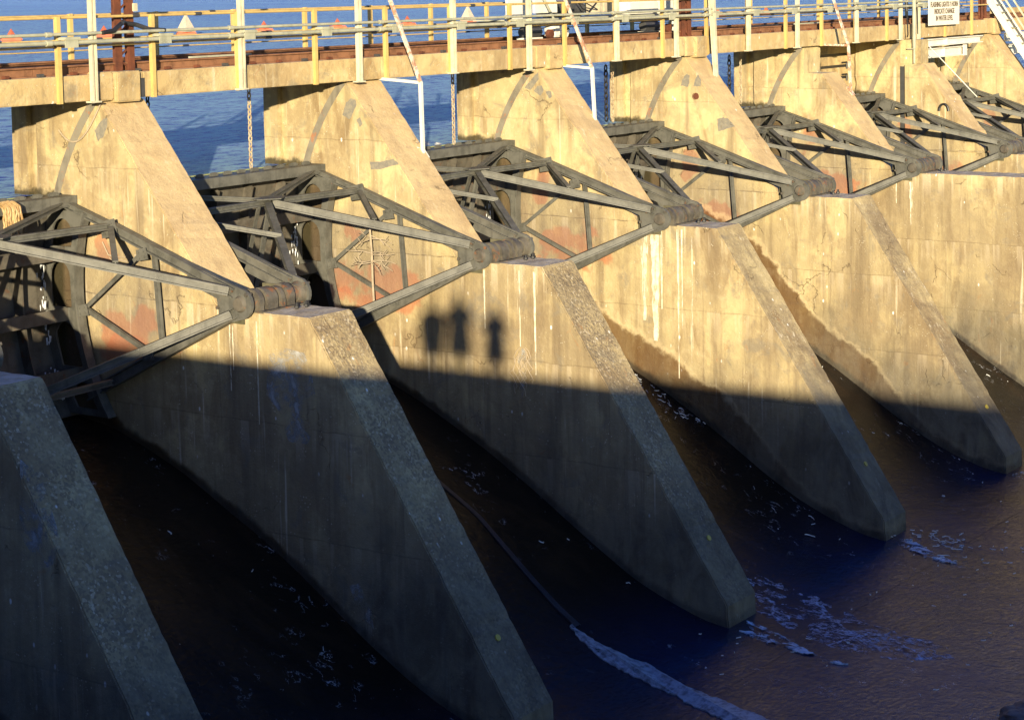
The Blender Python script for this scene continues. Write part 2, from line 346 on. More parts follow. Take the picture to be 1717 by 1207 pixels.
# ------------------------------------------------------------------ mesh helpers
class MB:
    def __init__(s): s.v = []; s.f = []
    def add(s, vs, fs):
        k = len(s.v); s.v += [Vector(p) for p in vs]; s.f += [tuple(i+k for i in f) for f in fs]; return s
    def box(s, a, b):
        (x0,y0,z0),(x1,y1,z1) = a, b
        return s.add([(x0,y0,z0),(x1,y0,z0),(x1,y1,z0),(x0,y1,z0),(x0,y0,z1),(x1,y0,z1),(x1,y1,z1),(x0,y1,z1)],
            [(3,2,1,0),(4,5,6,7),(0,1,5,4),(1,2,6,5),(2,3,7,6),(3,0,4,7)])
    def bar(s, p0, p1, w, h, up=(0,0,1), off=(0,0)):
        p0, p1 = Vector(p0), Vector(p1); t = (p1-p0).normalized(); U = Vector(up)
        a = t.cross(U)
        if a.length < 1e-3: a = t.cross(Vector((1,0,0)))
        a.normalize(); b = a.cross(t).normalized()
        o = a*off[0]+b*off[1]; q = []
        for p in (p0, p1):
            for sx, sy in ((-1,-1),(1,-1),(1,1),(-1,1)): q.append(p+o+a*sx*w/2+b*sy*h/2)
        return s.add(q, [(3,2,1,0),(4,5,6,7),(0,1,5,4),(1,2,6,5),(2,3,7,6),(3,0,4,7)])
    def ibeam(s, p0, p1, w, h, up=(0,0,1), t=.035):
        s.bar(p0, p1, w, t, up, (0, h/2-t/2)); s.bar(p0, p1, w, t, up, (0, -h/2+t/2)); s.bar(p0, p1, t, h-2*t-.004, up); return s
    def angle(s, p0, p1, w, h, up=(0,0,1), t=.03):
        s.bar(p0, p1, w, t, up, (0, h/2)); s.bar(p0, p1, t, h-t, up, (w/2-t/2, -.004)); return s
    def tube(s, p0, p1, r, n=10, r2=None, cap=True):
        p0, p1 = Vector(p0), Vector(p1); t = (p1-p0).normalized()
        a = t.cross(Vector((0,0,1)));
        if a.length < 1e-3: a = Vector((1,0,0))
        a.normalize(); b = a.cross(t); q = []
        for p, rr in ((p0, r), (p1, r if r2 is None else r2)):
            for k in range(n): an = 2*math.pi*k/n; q.append(p+(a*math.cos(an)+b*math.sin(an))*rr)
        fs = [(k, (k+1)%n, n+(k+1)%n, n+k) for k in range(n)]
        if cap: fs += [tuple(reversed(range(n))), tuple(range(n, 2*n))]
        return s.add(q, fs)
    def path(s, pts, r, n=6):
        for a, b in zip(pts, pts[1:]): s.tube(a, b, r, n)
        return s
    def prism(s, prof, x0, x1, jit=0.0, step=0.0, seed=0):
        loops = []
        rnd = random.Random(seed); P = []
        for (a, b) in zip(prof, prof[1:]+prof[:1]):
            L = math.dist(a, b); n = max(1, int(L/step)) if step else 1
            for k in range(n): P.append((a[0]+(b[0]-a[0])*k/n, a[1]+(b[1]-a[1])*k/n, k == 0))
        for x in (x0, x1):
            loop = []
            for y, z, c in P:
                j = 0 if c else jit*(3.0 if rnd.random() < .10 else 1.0)
                loop.append((x, y+rnd.uniform(-j, j), z+rnd.uniform(-j, j)))
            loops.append(loop)
        n = len(P)
        return s.add(loops[0]+loops[1], [tuple(range(n)), tuple(reversed(range(n, 2*n)))]+[(k, n+k, n+(k+1)%n, (k+1)%n) for k in range(n)])
    def build(s, name, mat, parent=None, origin=(0,0,0), bevel=0, smooth=False, kind=None):
        me = bpy.data.meshes.new(name); o_ = Vector(origin)
        me.from_pydata([(v-o_)*K for v in s.v], [], s.f); me.update()
        bm = bmesh.new(); bm.from_mesh(me)
        bmesh.ops.recalc_face_normals(bm, faces=bm.faces)
        if bevel:
            es = [e for e in bm.edges if len(e.link_faces) == 2 and e.calc_face_angle(0) > .6]
            bmesh.ops.bevel(bm, geom=es, offset=bevel*K, segments=2, affect='EDGES', clamp_overlap=True)
        if smooth:
            for f in bm.faces: f.smooth = True
            for e in bm.edges:
                if len(e.link_faces) == 2 and e.calc_face_angle(0) > .6: e.smooth = False
        bm.to_mesh(me); bm.free(); me.materials.append(M[mat] if isinstance(mat, str) else mat)
        o = bpy.data.objects.new(name, me); COL.objects.link(o)
        if parent: o.parent = parent
        else: o.location = o_*K
        if kind: o['kind'] = kind
        return o

def tag(o, label, cat, group=None):
    o['label'] = label; o['category'] = cat
    if group: o['group'] = group
    return o
def thing(name, loc, label, cat, group=None):
    o = bpy.data.objects.new(name, None); COL.objects.link(o); o.location = Vector(loc)*K
    o.empty_display_size = .2
    return tag(o, label, cat, group)
def kids(o): return [c for c in bpy.data.objects if c.parent == o]
def copy_tree(o, loc, label, skip=()):
    c = o.copy(); COL.objects.link(c); c.location = Vector(loc)*K; c['label'] = label
    for ch in CH[o.name]:
        if ch in skip: continue
        n = ch.copy(); COL.objects.link(n); n.parent = c
        for gc in CH.get(ch.name, []):
            q = gc.copy(); COL.objects.link(q); q.parent = n
    return c
CH = {}
def index_children():
    CH.clear()
    for o in bpy.data.objects:
        if o.parent: CH.setdefault(o.parent.name, []).append(o)

S = 9.14; WD = 1.465
Lx = lambda i: S*i-WD/2
Rx = lambda i: S*i+WD/2

# ------------------------------------------------------------------ setting
def sheet(name, x0, x1, y0, y1, z, mat, nx=1, ny=1):
    b = MB(); vs = []; fs = []
    for j in range(ny+1):
        for i in range(nx+1): vs.append((x0+(x1-x0)*i/nx, y0+(y1-y0)*j/ny, z))
    for j in range(ny):
        for i in range(nx): k = j*(nx+1)+i; fs.append((k, k+1, k+nx+2, k+nx+1))
    b.add(vs, fs); return b.build(name, mat, kind='structure')

lake = sheet('water', -3000, 9000, 9.0, 9000, 2.37, 'lake')
def spillway():
    vs = []; fs = []; prof = []
    ys = []; y = 11.0
    while y > -7.6: ys.append(y); y -= .25
    xs = [-14+k*.6 for k in range(int(92/.6)+1)]
    for y in ys:
        for x in xs:
            z = (og(y+.2)+og(y)+og(y-.2))/3
            z += .03*max(0,min(1,(y+6)/3))*mnoise.noise(Vector((x*1.3, y*.6, 0)))
            vs.append((x, y, z))
    n = len(xs)
    for j in range(len(ys)-1):
        for i in range(n-1): k = j*n+i; fs.append((k, k+1, k+n+1, k+n))
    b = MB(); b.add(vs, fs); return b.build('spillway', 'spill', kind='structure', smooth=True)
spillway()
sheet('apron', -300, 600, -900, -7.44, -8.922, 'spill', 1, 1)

# far bank beyond the lake (low wooded line)
def shore():
    b = MB(); rnd = random.Random(3); top = []; bot = []; back = []
    N = 160
    for k in range(N+1):
        t = k/N; x = -500+2400*t; y = 1150-110*t+18*math.sin(t*9)
        h = 3.6+rnd.uniform(-.6, .8)+1.0*math.sin(t*21)
        if t > .5: h *= max(.35, 1-(t-.5)*1.4)
        bot.append((x, y, 2.1)); top.append((x, y+6, 2.37+h)); back.append((x, y+140, 2.37+h*1.3))
    vs = bot+top+back; n = N+1
    fs = [(k, k+1, n+k+1, n+k) for k in range(N)]+[(n+k, n+k+1, 2*n+k+1, 2*n+k) for k in range(N)]
    b.add(vs, fs); return b.build('hills', 'shore', kind='structure')
shore()

# abutment walkway the photographers stand on (behind the camera); it throws the long shadow
AB_Z = 5.42
ab = MB(); ab.prism([(-70,-9.4),(40,-9.4),(40,AB_Z),(-70,AB_Z)], -32.0, -24.7, .0)
tag(ab.build('abutment_wall', 'beam', origin=(-28,-20,-9.4)), 'long concrete abutment wall with flat walkway top beside the spillway', 'wall')

# ------------------------------------------------------------------ piers
T = (6.54, 4.76); FT = (2.78, 0.0); TOE = (-5.53, -8.26); BOT = (-5.56, -8.93)
def pier_body(parent, kind='normal', seed=1):
    h = WD/2; b = MB()
    yS0, yS1 = 8.85, 9.15      # stop-log groove
    if kind == 'normal':
        down = [T, FT, (0,0), TOE, BOT, (-5.4,-9.6)]
    elif kind == 'notch':
        down = [(6.60, T[1]), (6.60, 3.74), (5.82, 3.74), (2.86, .0), (-7.0,0), (-12.5,-8.3), (-12.6,-9.6)]
    else:
        down = [(6.62, T[1]), (6.62, 3.74), (5.73, 3.73), FT, (0,0), TOE, BOT, (-5.4,-9.6)]
    main = [(yS0, -9.6), (yS0, T[1])]+down
    b.prism(main, -h, h, .014, .20, seed)
    o = b.build('pier_wall', 'conc', parent, bevel=.03)
    c = MB(); c.prism([(yS0-.1,-6),(yS1+.1,-6),(yS1+.1,T[1]-.01),(yS0-.1,T[1]-.01)], -h+.16, h-.16); c.build('gate_slot', 'conc', parent)
    nn = MB(); nn.prism([(yS1,-6),(9.45,-6),(9.45,T[1]),(yS1,T[1])], -h, h, .008, .4, seed+5)
    nn.build('pier_nose', 'conc', parent, bevel=.02)
    n2 = MB(); n2.prism([(9.452,-6),(9.78,-6),(9.78,T[1]),(9.452,T[1])], -h+.05, h-.05, .008, .4, seed+6)
    n2.build('nose_armour', 'conc', parent, bevel=.03)
    return o
def seal_plate(parent):
    cy, cz, r = 1.9, .2, 6.62
    n = 30; a0, a1 = R_(-28), R_(43.6)
    for sgn in (-1, 1):
        b = MB(); x0 = sgn*(WD/2-.02); x1 = sgn*(WD/2+.006)
        for k in range(n):
            t0 = a0+(a1-a0)*k/n; t1 = a0+(a1-a0)*(k+1)/n
            q = []
            for x in (x0, x1):
                for t, rr in ((t0, r-.10), (t0, r+.12), (t1, r+.12), (t1, r-.10)): q.append((x, cy+rr*math.cos(t), cz+rr*math.sin(t)))
            b.add(q, [(0,1,2,3),(7,6,5,4),(0,4,5,1),(1,5,6,2),(2,6,7,3),(3,7,4,0)])
        b.build('seal_plate', 'patchsteel', parent)
M['patchsteel'] = metal('worn_seal_steel', (.24,.215,.165), (.17,.15,.115), rust=(.40,.14,.05), rl=(.55,.66), sc=2.2)
M['anchor'] = metal('greenish_anchor_steel', (.13,.12,.075), (.085,.08,.05), rl=(.66,.75))
def anchor(parent):
    for sgn in (-1, 1):
        b = MB(); x = sgn*(WD/2)
        b.box((min(x, x+sgn*.03), 1.95, -.30), (max(x, x+sgn*.03), 2.76, .42)); b.build('anchor_plate', 'anchor', parent)
def bearing(parent):
    # pillow blocks and shaft on the ledge
    cy, cz = 1.82, .22
    b = MB(); b.tube((-.74,cy,cz), (.76,cy,cz), .19, 20); b.build('trunnion_shaft', 'hub', parent, smooth=True)
    for x0, x1, r in ((-.70,-.52,.31),(-.42,-.05,.30),(.06,.22,.27),(.28,.52,.31)):
        b = MB(); b.tube((x0,cy,cz), (x1,cy,cz), r, 24); b.box((x0+.01, cy-.30, -.02), (x1-.01, cy+.30, cz)); b.build('pillow_block', 'hub', parent, bevel=.015, smooth=True)
    b = MB(); b.box((-.72, cy-.42, -.01), (.70, cy+.42, .035)); b.build('base_plate', 'hub', parent)
    for (x, y) in ((.12, 1.12), (.42, 1.10), (.50,1.13)):
        b = MB(); b.tube((x, y, -.02), (x, y, .15), .035, 8); b.tube((x, y, .03), (x, y, .075), .06, 6); b.build('anchor_bolt', 'black', parent)
def slope_disc(parent):
    y, z = -4.56, -6.74; n = Vector((0,-8.26,5.53)).normalized()*1.0
    nn = Vector((0,-.83,.556)); p = Vector((0,y,z-.0)); 
    # exact point on slope plane
    t = (y-0)/(TOE[0]); p = Vector((0.02, y, TOE[1]*t))
    b = MB(); b.tube(p-nn*.02, p+nn*.03, .075, 14); b.build('survey_disc', 'yellowdot', parent)
def patch(parent, pts, name='paint_patch', mat='filmpaint', side=-1, i=0):
    # thin film of cover paint on the left face, ragged outline; pts are (y, z)
    rnd = random.Random(len(pts)*7+int(pts[0][0]*100)); P = []
    for a, c in zip(pts, pts[1:]+pts[:1]):
        for k in range(4):
            t = k/4; P.append((a[0]+(c[0]-a[0])*t+rnd.uniform(-.012,.012), a[1]+(c[1]-a[1])*t+rnd.uniform(-.012,.012)))
    b = MB(); x = side*WD/2; b.prism(P, x+side*.004, x-side*.01); b.build(name, mat, parent)

pier_labels = {0:'nearest concrete pier, only its shaded ledge and sloping back at the lower left',
 1:'concrete pier with the widest view of its trunnion ledge, second from the left edge',
 2:'concrete pier with three people shadows falling on its left face',
 3:'concrete pier with two grey painted oblongs near its top and pale vertical streaks below',
 4:'concrete pier with a round hole and two arch-shaped grey patches near its top',
 5:'long concrete divider pier whose ledge runs on to the right edge, notched at its top',
 6:'concrete pier under the warning sign with a dark vertical slot in its face',
 7:'farthest concrete pier beside the white steel stairs at the right edge'}
PG = 'concrete piers between the spillway bays'
p1 = thing('dam_pier', (S*1, 0, 0), pier_labels[1], 'pier', PG)
pier_body(p1); seal_plate(p1); anchor(p1); bearing(p1); slope_disc(p1)
index_children()
piers = {1: p1}
for i in (-1, 0, 2, 3, 4, 7):
    if i < 0: continue
    piers[i] = copy_tree(p1, (S*i, 0, 0), pier_labels[i])
for i, kd in ((5, 'notch'), (6, 'block')):
    p = thing('dam_pier', (S*i, 0, 0), pier_labels[i], 'pier', PG); piers[i] = p
    pier_body(p, kd, 20+i); seal_plate(p); anchor(p); bearing(p)
# patches as seen
patch(piers[1], [(6.72,4.05),(6.45,4.32),(6.28,4.36),(6.28,4.15),(6.42,3.92),(6.62,3.78)])
patch(piers[2], [(6.74,3.86),(6.58,4.20),(6.42,4.32),(6.24,4.26),(6.22,4.12),(6.38,3.86),(6.50,3.72)])
patch(piers[2], [(6.24,3.72),(6.10,3.80),(6.02,3.62),(6.12,3.52)])
patch(piers[2], [(5.80,2.56),(5.42,2.58),(4.93,2.68),(4.76,2.53),(5.30,2.40),(5.74,2.34)])
patch(piers[3], [(6.64,4.02),(6.50,4.20),(6.32,4.20),(6.26,4.04),(6.38,3.88)])
patch(piers[3], [(6.18,4.02),(5.99,4.04),(5.93,3.86),(6.06,3.80)])
patch(piers[3], [(7.0,4.12),(6.62,4.52),(6.46,4.62),(6.44,4.40),(6.78,4.05)])
patch(piers[4], [(6.72,3.73),(6.60,4.02),(6.46,4.15),(6.34,4.10),(6.36,3.85),(6.40,3.69)])
patch(piers[4], [(6.18,3.71),(6.10,3.98),(6.00,4.13),(5.88,3.94),(5.90,3.72)])
patch(piers[4], [(5.22,2.59),(4.98,2.64),(4.80,2.60),(4.53,2.34),(4.90,2.22),(5.20,2.13)])
def runs(i, spec, mat='lime'):
    for (y, zt, zb, w_) in spec:
        rnd = random.Random(int(y*100)+i); L_ = []; R2 = []
        n = 14
        for k in range(n+1):
            z = zt+(zb-zt)*k/n; f_ = 1-.6*(k/n)
            L_.append((y-w_*f_*rnd.uniform(.35,.65), z)); R2.append((y+w_*f_*rnd.uniform(.35,.65), z))
        b = MB(); x = -WD/2; b.prism(L_+R2[::-1], x-.004, x+.01); b.build('lime_run', mat, piers[i])
runs(3, [(2.58,-.35,-3.0,.26),(2.18,-.25,-3.6,.34),(1.95,-.2,-2.6,.08),(1.36,-.1,-4.7,.07),(1.22,-.1,-3.2,.05),(.86,-.3,-4.4,.03)])
runs(1, [(2.45,-.30,-1.9,.05),(2.36,-.35,-1.4,.03),(1.6,-.2,-2.6,.04)])
runs(2, [(.74,-.15,-2.2,.05),(.25,-.15,-2.9,.07),(1.9,-.2,-1.8,.05)])
patch(piers[1], [(1.25,-.95),(.75,-.75),(.15,-.80),(-.1,-1.5),(-.2,-2.35),(.15,-2.9),(.7,-2.9),(1.0,-2.2),(1.35,-1.9)], 'chalk_bloom', 'chalk')
patch(piers[1], [(-1.0,-6.0),(-1.3,-6.6),(-1.7,-6.9),(-1.6,-6.5),(-1.3,-5.9)], 'chalk_bloom', 'chalk')
patch(piers[2], [(.8,-2.3),(.6,-2.1),(.55,-2.9),(.7,-3.6),(.85,-2.9)], 'chalk_bloom', 'chalk')
patch(piers[0], [(-1.0,-1.2),(-1.6,-1.5),(-2.0,-2.6),(-1.6,-3.4),(-.9,-2.6)], 'chalk_bloom', 'chalk')
runs(5, [(2.0,-.35,-2.0,.14),(2.62,-.4,-1.2,.05)])
b = MB(); b.tube((-WD/2-.03,6.10,3.36), (-WD/2+.1,6.10,3.36), .13, 16, cap=False); b.tube((-WD/2-.006,6.10,3.36), (-WD/2+.08,6.10,3.36), .115, 16); b.build('drain_hole', 'rust2', piers[4])
# dark strip standing in for the shaded slot in the face of pier 6
b = MB(); b.prism([(6.45,.02),(6.45,3.70),(5.62,3.70),(2.82,.02)], -WD/2-.10, -WD/2+.3); b.build('face_jacket', 'conc', piers[6], bevel=.02)
b = MB(); b.box((-WD/2-.02, 5.73, 3.72), (-WD/2+.80, 6.75, 4.77)); b.build('head_block', 'conc', piers[6], bevel=.03)
b = MB(); b.box((-WD/2-.012, 6.48, -1.3), (-WD/2+.05, 6.70, 3.62)); b.build('slot_shade', 'darkgrey', piers[6])
# lifting hoop on pier 6
b = MB(); pts = [(-WD/2-.16, 4.6+.22*math.cos(a), 1.75+.30*math.sin(a)) for a in [k*math.pi/8 for k in range(9)]]; b.path(pts, .05, 6); b.build('lifting_hoop', 'black', piers[6])

# stop-log bulkhead closing the sixth bay upstream
t = thing('bulkhead', (50, 9.3, 2.3), 'stacked concrete stop-logs with black gaps behind the rusty stair frame', 'bulkhead')
for k in range(5):
    b = MB(); b.box((46.5, 9.15, 2.2+.5*k), (54.0, 9.5, 2.2+.5*k+.38)); b.build('stop_log', 'beam', t, origin=(50,9.3,2.3), bevel=.02)
    b = MB(); b.box((46.52, 9.2, 2.2+.5*k+.38), (53.98, 9.45, 2.2+.5*k+.5)); b.build('gap_shade', 'black', t, origin=(50,9.3,2.3))  # black bars stand in for the shade in the gaps between logs
for k in range(3):
    z = 2.75+.52*k; b = MB(); b.path([(53.35,9.1,z),(53.8,9.1,z),(53.8,9.1,z-.28)], .04, 6); b.build('step_iron', 'black', t, origin=(50,9.3,2.3))

# ------------------------------------------------------------------ radial gates
def gate(x0):
    """gate in the bay whose left pier stands at x0; built in local coordinates of its root (0 at bay centre)"""
    hw = S/2-WD/2           # half clear width
    root = thing('radial_gate', (x0+S/2, 0, 0), 'x', 'gate', 'radial gates in the spillway bays')
    cy, cz, r = 1.9, .2, 6.5
    A = lambda a, rr=r: (cy+rr*math.cos(a), cz+rr*math.sin(a))
    a_top = math.asin((2.42-cz)/r); a_bot = math.asin((-2.98-cz)/r)
    # skin
    b = MB(); n = 24; vs = []; fs = []
    for k in range(n+1):
        a = a_bot+(a_top-a_bot)*k/n
        for x in (-hw+.03, hw-.03):
            for rr in (r, r+.05): y, z = A(a, rr); vs.append((x, y, z))
    for k in range(n):
        o = 4*k
        fs += [(o, o+2, o+6, o+4), (o+1, o+5, o+7, o+3), (o, o+4, o+5, o+1), (o+2, o+3, o+7, o+6)]
    b.add(vs, fs); b.build('skin_plate', 'skin', root)
    # top walkway plate with lip
    b = MB(); b.box((-hw+.04, 7.42, 2.40), (hw-.04, 8.12, 2.45)); b.build('top_plate', 'steel', root, bevel=.008)
    b = MB(); b.box((-hw+.05, 7.38, 2.18), (hw-.05, 7.418, 2.452)); b.build('top_lip', 'steel', root)
    for k in range(14):
        x = -hw+.45+k*(2*hw-.9)/13; b = MB()
        for s_ in range(6):
            a0 = math.pi*s_/6; a1 = math.pi*(s_+1)/6
            b.bar((x+.14*math.cos(a0), 7.75, 2.44+.03*math.sin(a0)), (x+.14*math.cos(a1), 7.75, 2.44+.03*math.sin(a1)), .16, .02, (0,1,0))
        b.build('drain_cowl', 'steel', root)
    # horizontal girders behind the skin
    for z, dep in ((1.05,.75),(-.45,.8),(-1.9,.8)):
        ysk = cy+math.sqrt(r*r-(z-cz)**2)
        b = MB(); b.box((-hw+.1, ysk-dep, z-.025), (hw-.1, ysk-.01, z+.025)); b.box((-hw+.1, ysk-dep-.035, z-.16), (hw-.1, ysk-dep-.002, z+.16)); b.build('girder', 'skin', root)
    # vertical stiffeners
    for x in (-2.6, -1.3, 0, 1.3, 2.6):
        b = MB(); vs = []; fs = []; m_ = 12
        for k in range(m_+1):
            a = a_bot+(a_top-a_bot-.05)*k/m_
            for rr in (r-.32, r-.005):
                for dx in (-.02, .02): y, z = A(a, rr); vs.append((x+dx, y, z))
        for k in range(m_):
            o = 4*k; fs += [(o, o+1, o+5, o+4), (o+2, o+6, o+7, o+3), (o, o+4, o+6, o+2), (o+1, o+3, o+7, o+5)]
        b.add(vs, fs); b.build('stiffener', 'skin', root)
    # end ribs with arched openings + flange
    zs = [2.1, 1.05, -.45, -1.9, -2.9]
    for sg in (-1, 1):
        x = sg*(hw-.30)
        bm = bmesh.new()
        for (zt, zb) in zip(zs, zs[1:]):
            yo = lambda z: cy+math.sqrt((r-.02)**2-(z-cz)**2)
            yi = lambda z: cy+math.sqrt(5.28**2-(z-cz)**2)
            N = 8
            outer = [(yi(zb+(zt-zb)*k/N), zb+(zt-zb)*k/N) for k in range(N+1)]+[(yo(zt-(zt-zb)*k/N), zt-(zt-zb)*k/N) for k in range(N+1)]
            ym = (yi((zt+zb)/2)+yo((zt+zb)/2))/2; hw2 = .36; zz0 = zb+.16; zz1 = zt-.20; ra = hw2
            if zz1-zz0 < .6: ra = min(hw2, (zz1-zz0)*.45)
            sh = lambda z: (yi(z)-yi((zt+zb)/2))
            inner = [(ym-hw2+sh(zz0), zz0), (ym+hw2+sh(zz0), zz0)]
            for k in range(9):
                a = math.pi*k/8; zc = zz1-ra*1.15; inner.append((ym+hw2*math.cos(a)+sh(zc), zc+ra*1.15*math.sin(a)))
            es = []
            for lp in (outer, inner):
                vv = [bm.verts.new((0, y, z)) for y, z in lp]
                for k in range(len(vv)): es.append(bm.edges.new((vv[k], vv[(k+1)%len(vv)])))
            bmesh.ops.triangle_fill(bm, use_beauty=True, use_dissolve=False, edges=es, normal=(1,0,0))
        ge = bmesh.ops.extrude_face_region(bm, geom=bm.faces[:])
        for v in ge['geom']:
            if isinstance(v, bmesh.types.BMVert): v.co.x += .05
        b = MB(); b.v = [Vector((v.co.x+x-.025, v.co.y, v.co.z)) for v in bm.verts]
        bm.verts.index_update(); b.f = [tuple(v.index for v in f.verts) for f in bm.faces]; bm.free()
        b.build('end_rib', 'steel', root)
        b = MB(); vs = []; fs = []; m_ = 16
        for k in range(m_+1):
            z = -2.9+(2.1+2.9)*k/m_; a = math.asin((z-cz)/5.28)
            for rr in (5.22, 5.265):
                for dx in (-.13, .13): y, zz = A(a, rr); vs.append((x+dx, y, zz))
        for k in range(m_):
            o = 4*k; fs += [(o, o+1, o+5, o+4), (o+2, o+6, o+7, o+3), (o, o+4, o+6, o+2), (o+1, o+3, o+7, o+5)]
        fs += [(0,2,3,1), (4*m_, 4*m_+1, 4*m_+3, 4*m_+2)]
        b.add(vs, fs); b.build('rib_flange', 'steel', root)
        # arms
        xa = sg*(hw-.25)
        GC = (xa, 7.55, 2.24); TU = (xa, 2.0, .46); TL = (xa, 1.95, .02); J2 = (xa, 5.95, 1.76); LE = (xa, 7.0, -2.42)
        up = (0,-.3,1)
        b = MB(); b.ibeam(TU, J2, .20, .24, up); b.ibeam(J2, GC, .18, .18, up); b.build('upper_arm', 'steel', root)
        b = MB(); b.ibeam(TL, LE, .22, .27, up); b.build('lower_arm', 'steel', root)
        km = (xa, 6.98, -.30); ku = (xa, 4.86, 1.26); kl = (xa, 4.77, -1.22)
        b = MB(); b.angle(km, ku, .10, .10); b.build('brace', 'steel', root)
        b = MB(); b.angle(km, kl, .10, .10); b.build('brace', 'steel', root)
        b = MB(); b.angle((xa, 4.56, 1.22), (xa, 4.38, -1.05), .10, .10, (0,1,0)); b.build('strut', 'steel', root)
        # trunnion cheek: plate tapering into a round eye, plus bell-shaped hub
        b = MB(); P = [(3.35, 1.02), (3.55, .62), (2.55,.30), (2.45,-.28), (2.0,-.20)]
        for k in range(9):
            a = -math.pi*.62-math.pi*.86*k/8; P.append((1.82+.36*math.cos(a), .22+.36*math.sin(a)))
        b.prism(P, xa-.04, xa+.04); b.build('cheek_plate', 'steel', root)
        b = MB(); b.tube((xa+sg*.02, 1.82, .22), (sg*(hw-.03), 1.82, .22), .29, 24, .22); b.build('trunnion_hub', 'hub', root, smooth=True)
        b = MB(); b.tube((xa-sg*.12, 1.82, .22), (xa-sg*.03, 1.82, .22), .15, 20, .20); b.build('hub_cap', 'hub', root, smooth=True)
        for (y, z) in ((2.25,.42),(2.05,.52),(1.60,.45),(2.5,.1)):
            b = MB(); b.tube((xa-sg*.10, y, z), (xa+sg*.08, y, z), .045, 6); b.build('bolt', 'hub', root)
        # horizontal space frame
        Nn = (0, 6.05, 1.80); NL = (0, 5.9, -2.0)
        TT = (sg*(hw-.36), 2.1, .52)
        b = MB(); b.ibeam((sg*.10, 6.0, 1.78), TT, .18, .21, (0,0,1)); b.build('long_strut', 'steel', root)
        b = MB(); b.ibeam((sg*.12, 6.05, 1.81), (sg*(hw-.42), 5.95, 1.80), .16, .16); b.build('cross_strut', 'steel', root)
        b = MB(); b.ibeam((sg*.10, 6.15, 1.86), (sg*(hw-.42), 7.48, 2.26), .14, .13); b.build('diagonal', 'steel', root)
        mid = (sg*(hw-.36)*.52, 6.0+(2.1-6.0)*.52, 1.78+(.52-1.78)*.52+.12)
        b = MB(); b.ibeam((sg*(hw-.40), 5.85, 1.76), mid, .13, .12); b.build('diagonal', 'steel', root)
        b = MB(); b.ibeam((sg*.10, 5.85, -1.98), (sg*(hw-.36), 2.05, -.02), .16, .20); b.build('lower_long_strut', 'steel', root)
        b = MB(); b.ibeam((sg*.12, 5.9, -2.0), (sg*(hw-.42), 6.0, -1.98), .14, .14); b.build('lower_cross_strut', 'steel', root)
        # bolted gussets
        for gy, gz, gs in ((5.95,1.76,.30),(4.86,1.20,.20),(4.77,-1.20,.20),(6.96,-.30,.20)):
            b = MB(); b.prism([(gy-gs,gz-gs*.6),(gy+gs*.8,gz-gs*.9),(gy+gs,gz+gs*.4),(gy-gs*.6,gz+gs*.8)], xa-sg*.125, xa-sg*.105)
            for by, bz in ((-.5,-.3),(.4,-.5),(.5,.2),(-.3,.4)):
                b.tube((xa-sg*.12,gy+by*gs,gz+bz*gs),(xa-sg*.16,gy+by*gs,gz+bz*gs),.028,6)
            b.build('gusset', 'steel', root)
        pass
    b = MB(); vs = [(-.55,5.95,1.935),(0,5.6,1.935),(.55,5.95,1.935),(.4,6.35,1.935),(-.4,6.35,1.935)]
    b.add(vs+[(x,y,z-.03) for x,y,z in vs], [(0,1,2,3,4),(9,8,7,6,5)]+[(k,(k+1)%5,5+(k+1)%5,5+k) for k in range(5)]); b.build('node_plate', 'steel', root)
    b = MB(); b.angle((0,6.1,1.7), (0,7.0,-1.75), .16, .16, (1,0,0)); b.build('hanger', 'steel', root)
    b = MB(); b.angle((-.5,6.0,1.72), (0,6.9,.2), .12, .12, (1,0,0)); b.build('hanger', 'steel', root)
    return root
g0 = gate(0)
gl = ['nearest radial gate at the left edge with tan rope hanging on its truss',
 'radial gate with a bare branch caught on its arm, between the two nearest full piers',
 'radial gate left of the pier with two oblong grey patches',
 'radial gate left of the pier with the round hole',
 'radial gate left of the notched long divider pier',
 'radial gate in front of the stacked stop-logs and steps',
 'farthest radial gate, partly cut by the right edge']
g0['label'] = gl[0]
index_children()
for i in range(1, 7): copy_tree(g0, (S*i+S/2, 0, 0), gl[i])

# gate lower drips: white leakage beside each end rib
for i in range(0, 4):
    b = MB(); rnd = random.Random(i+40)
    for k in range(46):
        x = Lx(i+1)-.55-abs(rnd.gauss(0,.16)); z = rnd.uniform(-2.4, 1.2); y = 1.9+math.sqrt(5.9**2-(z-.2)**2)+.25
        l = rnd.uniform(.05,.22); w_ = rnd.uniform(.012,.035)
        b.add([(x-w_,y,z),(x+w_,y,z),(x+w_*.4,y,z-l),(x-w_*.4,y,z-l),(x,y-.02,z-l*.4)], [(0,1,4),(1,2,4),(2,3,4),(3,0,4)])
    b.build('leak_spray', 'foamwhite', kind='stuff', origin=(Lx(i+1),7,0))

# ------------------------------------------------------------------ bridge
YG = 6.35
t_lab = ['left end','between']
seg = [-3.0]+[S*i+.55 for i in range(0, 8)]+[S*8]
blab = ['concrete bridge beam running out of the left edge', 'concrete bridge beam with faint mottled stain left of the first rusty column',
 'concrete bridge beam right of the first rusty column', 'concrete bridge beam crossed by the first slanting rusty pipe',
 'concrete bridge beam crossed by the second slanting rusty pipe, under the hoist', 'concrete bridge beam right of the second rusty column',
 'concrete bridge beam over the stacked stop-logs', 'patched concrete bridge beam behind the warning sign', 'short bridge beam past the farthest pier']
for k, (a, c) in enumerate(zip(seg, seg[1:])):
    b = MB(); b.prism([(YG,4.80),(YG+.32,4.80),(YG+.32,5.42),(YG,5.42)], a+.012, c-.012, .006, .3, k); 
    tag(b.build('bridge_beam', 'beam', origin=((a+c)/2, YG, 4.8), bevel=.02), blab[k], 'beam', 'concrete beams along the bridge front')
